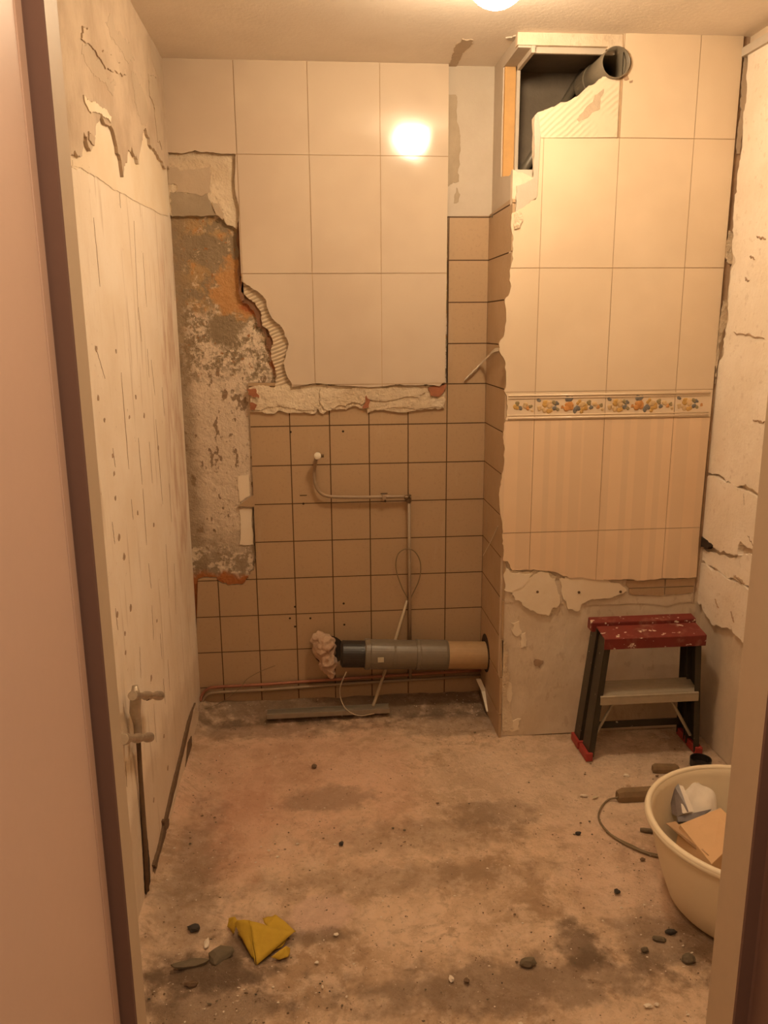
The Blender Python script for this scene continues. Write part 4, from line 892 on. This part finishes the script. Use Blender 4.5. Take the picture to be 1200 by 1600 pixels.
o = obj('yellow_cloth', bm, M['yellow'], None, smooth=True); md = o.modifiers.new('s', 'SOLIDIFY'); md.thickness = .0022
tag(o, 'crumpled yellow cleaning cloth on the concrete floor', 'cloth')

# ---- stones and chips
def stone(name, x, y, rx, ry, rz, mat, seed, label, cat, group=None, ang=0):
    c = onZ(x, y, 0); bm = bmesh.new(); bmesh.ops.create_icosphere(bm, subdivisions=2, radius=1)
    ca, sa = math.cos(ang), math.sin(ang)
    for v in bm.verts:
        k = 1+.45*noise.noise(v.co*1.3+Vector((seed*7.7, 0, 0)))+.25*noise.noise(v.co*3.5+Vector((0, seed*7.7, 0))); q = Vector((v.co.x*rx*k, v.co.y*ry*k, v.co.z*rz*k))
        v.co = Vector((c.x+q.x*ca-q.y*sa, c.y+q.x*sa+q.y*ca, rz*.75+q.z))
    o = obj(name, bm, mat, None); return tag(o, label, cat, group)
stone('dark_pebble', 303, 1452, .015, .012, .008, M['stone_dark'], 1, 'smooth black oval pebble left of the yellow cloth', 'pebble')
stone('white_chip', 323, 1476, .006, .018, .004, M['chip_white'], 2, 'narrow white tile chip below the black pebble', 'tile chip')
stone('mortar_clod', 345, 1498, .032, .022, .016, M['chip_grey'], 3, 'dark mortar clod just below left of the yellow cloth', 'clod', ang=.5)
stone('mortar_clod', 297, 1512, .040, .014, .012, M['chip_grey'], 4, 'long dark mortar clod near the left frame at the floor bottom', 'clod', ang=.1)
stone('mortar_clod', 300, 1540, .016, .008, .007, M['shadow_brown'], 5, 'small dark clod below the long clod at lower left', 'clod')
stone('plaster_lump', 825, 1508, .020, .014, .010, M['chip_grey'], 6, 'grey lump in the dark stain at the lower middle right of the floor', 'lump')
stone('grey_lump', 1076, 1502, .018, .014, .010, M['chip_grey'], 7, 'grey-green lump on the floor below the tub near the door frame', 'lump')
stone('grey_lump', 1030, 1470, .016, .008, .007, M['chip_grey'], 8, 'flat greenish lump left of the foot of the tub', 'lump', ang=-.3)
stone('grey_lump', 1007, 1486, .010, .007, .006, M['chip_grey'], 9, 'small dark lump lowest to the left of the tub foot', 'lump')
stone('grey_lump', 1048, 1458, .014, .008, .007, M['stone_dark'], 10, 'dark lump in the shadow right at the tub foot', 'lump')
stone('plaster_crumb', 705, 1532, .007, .009, .005, M['chip_white'], 11, 'pale plaster crumb at bottom centre, left one of the close pair', 'crumb')
stone('brown_crumb', 729, 1534, .007, .007, .005, M['chip_brown'], 12, 'brown crumb right beside the pale plaster crumb at bottom centre', 'crumb')
stone('white_chip', 912, 1244, .012, .005, .004, M['chip_white'], 13, 'white chip lying left of the looping cable, nearer the left edge', 'tile chip', ang=-.2)
stone('white_chip', 930, 1247, .012, .004, .004, M['conduit'], 14, 'tan chip between the white chip and the brown connector', 'tile chip', ang=.2)
stone('white_chip', 1013, 1573, .011, .006, .004, M['chip_white'], 15, 'white chip at the bottom right of the floor, larger of two', 'tile chip')
stone('white_chip', 1026, 1571, .006, .005, .004, M['chip_white'], 16, 'tiny white chip beside the larger one at bottom right', 'tile chip')
stone('brown_crumb', 491, 1199, .010, .009, .007, M['chip_brown'], 17, 'brown crumb on the pinkish floor before the metal channel', 'crumb')
stone('brown_crumb', 533, 1320, .008, .007, .006, M['stone_dark'], 18, 'dark crumb in the middle of the floor', 'crumb')
stone('brown_crumb', 903, 1304, .009, .007, .006, M['stone_dark'], 19, 'black crumb left of the cable loop', 'crumb')
stone('brown_crumb', 964, 1395, .008, .008, .006, M['stone_dark'], 20, 'dark crumb on the floor well left of the tub side', 'crumb')
stone('plaster_crumb', 978, 1228, .010, .008, .006, M['chip_white'], 21, 'pale plaster crumb lying on the brown connector', 'crumb').location.z = .036
stone('brown_crumb', 1004, 1402-58, .008, .005, .004, M['chip_brown'], 22, 'brown crumb under the end of the looping cable', 'crumb')
stone('mortar_clod', 290, 1222, .020, .014, .010, M['shadow_brown'], 23, 'brown mortar clod at the foot of the left wall', 'clod')
stone('mortar_clod', 820, 1146, .022, .010, .012, M['crack'], 24, 'crumbled mortar clod at the foot of the boxed duct corner', 'clod')
# uncountable crumbs
rn = random.Random(4); bm = bmesh.new()
mats = [M['chip_brown'], M['chip_white'], M['chip_grey'], M['stone_dark']]
clus = [(None, 480), ((.40, 1.68, .38, .12), 160), ((-.25, 1.60, .18, .10), 120), ((.93, 1.68, .10, .12), 60), ((.86, 2.05, .10, .14), 60), ((.05, 2.2, .25, .1), 60), ((.2, 3.03, .5, .05), 130), ((-.40, 2.2, .04, .5), 60), ((.65, 2.75, .1, .15), 30)]
for c, n_ in clus:
    for i in range(n_):
        if c is None: x, y = rn.uniform(XL+.03, XR-.03), rn.uniform(1.4, YB-.05)
        else: x, y = rn.gauss(c[0], c[2]), rn.gauss(c[1], c[3])
        if x < XL+.03 or y > (YB-.02 if x < XS-.02 else YF-.03) or x > XR-.02 or y < 1.2: continue
        if (x-tc.x)**2+(y-tc.y)**2 < .235**2: continue
        r = rn.uniform(.0009, .0026)*(1.9 if rn.random() < .10 else 1); mi = rn.choices([0, 1, 2, 3], [5, 4, 2, .8])[0]
        base = .001+(.026*max(0, min(1, (y-2.98)/.12)) if x < XS else 0)+.018*max(0, 1-(x-XL)/.07)
        s_ = bmesh.ops.create_icosphere(bm, subdivisions=1, radius=r); sx, sy = rn.uniform(.7, 1.9), rn.uniform(.7, 1.3)
        for v in s_['verts']: j_ = rn.uniform(.55, 1.25); v.co = Vector((x+v.co.x*sx*j_, y+v.co.y*sy*j_, base+r*.35+v.co.z*.6*j_))
        for f in {f for v in s_['verts'] for f in v.link_faces}: f.material_index = mi
o = obj('floor_crumbs', bm, mats, None); o['kind'] = 'stuff'; tag(o, 'scattered small crumbs and grit over the concrete floor', 'grit')
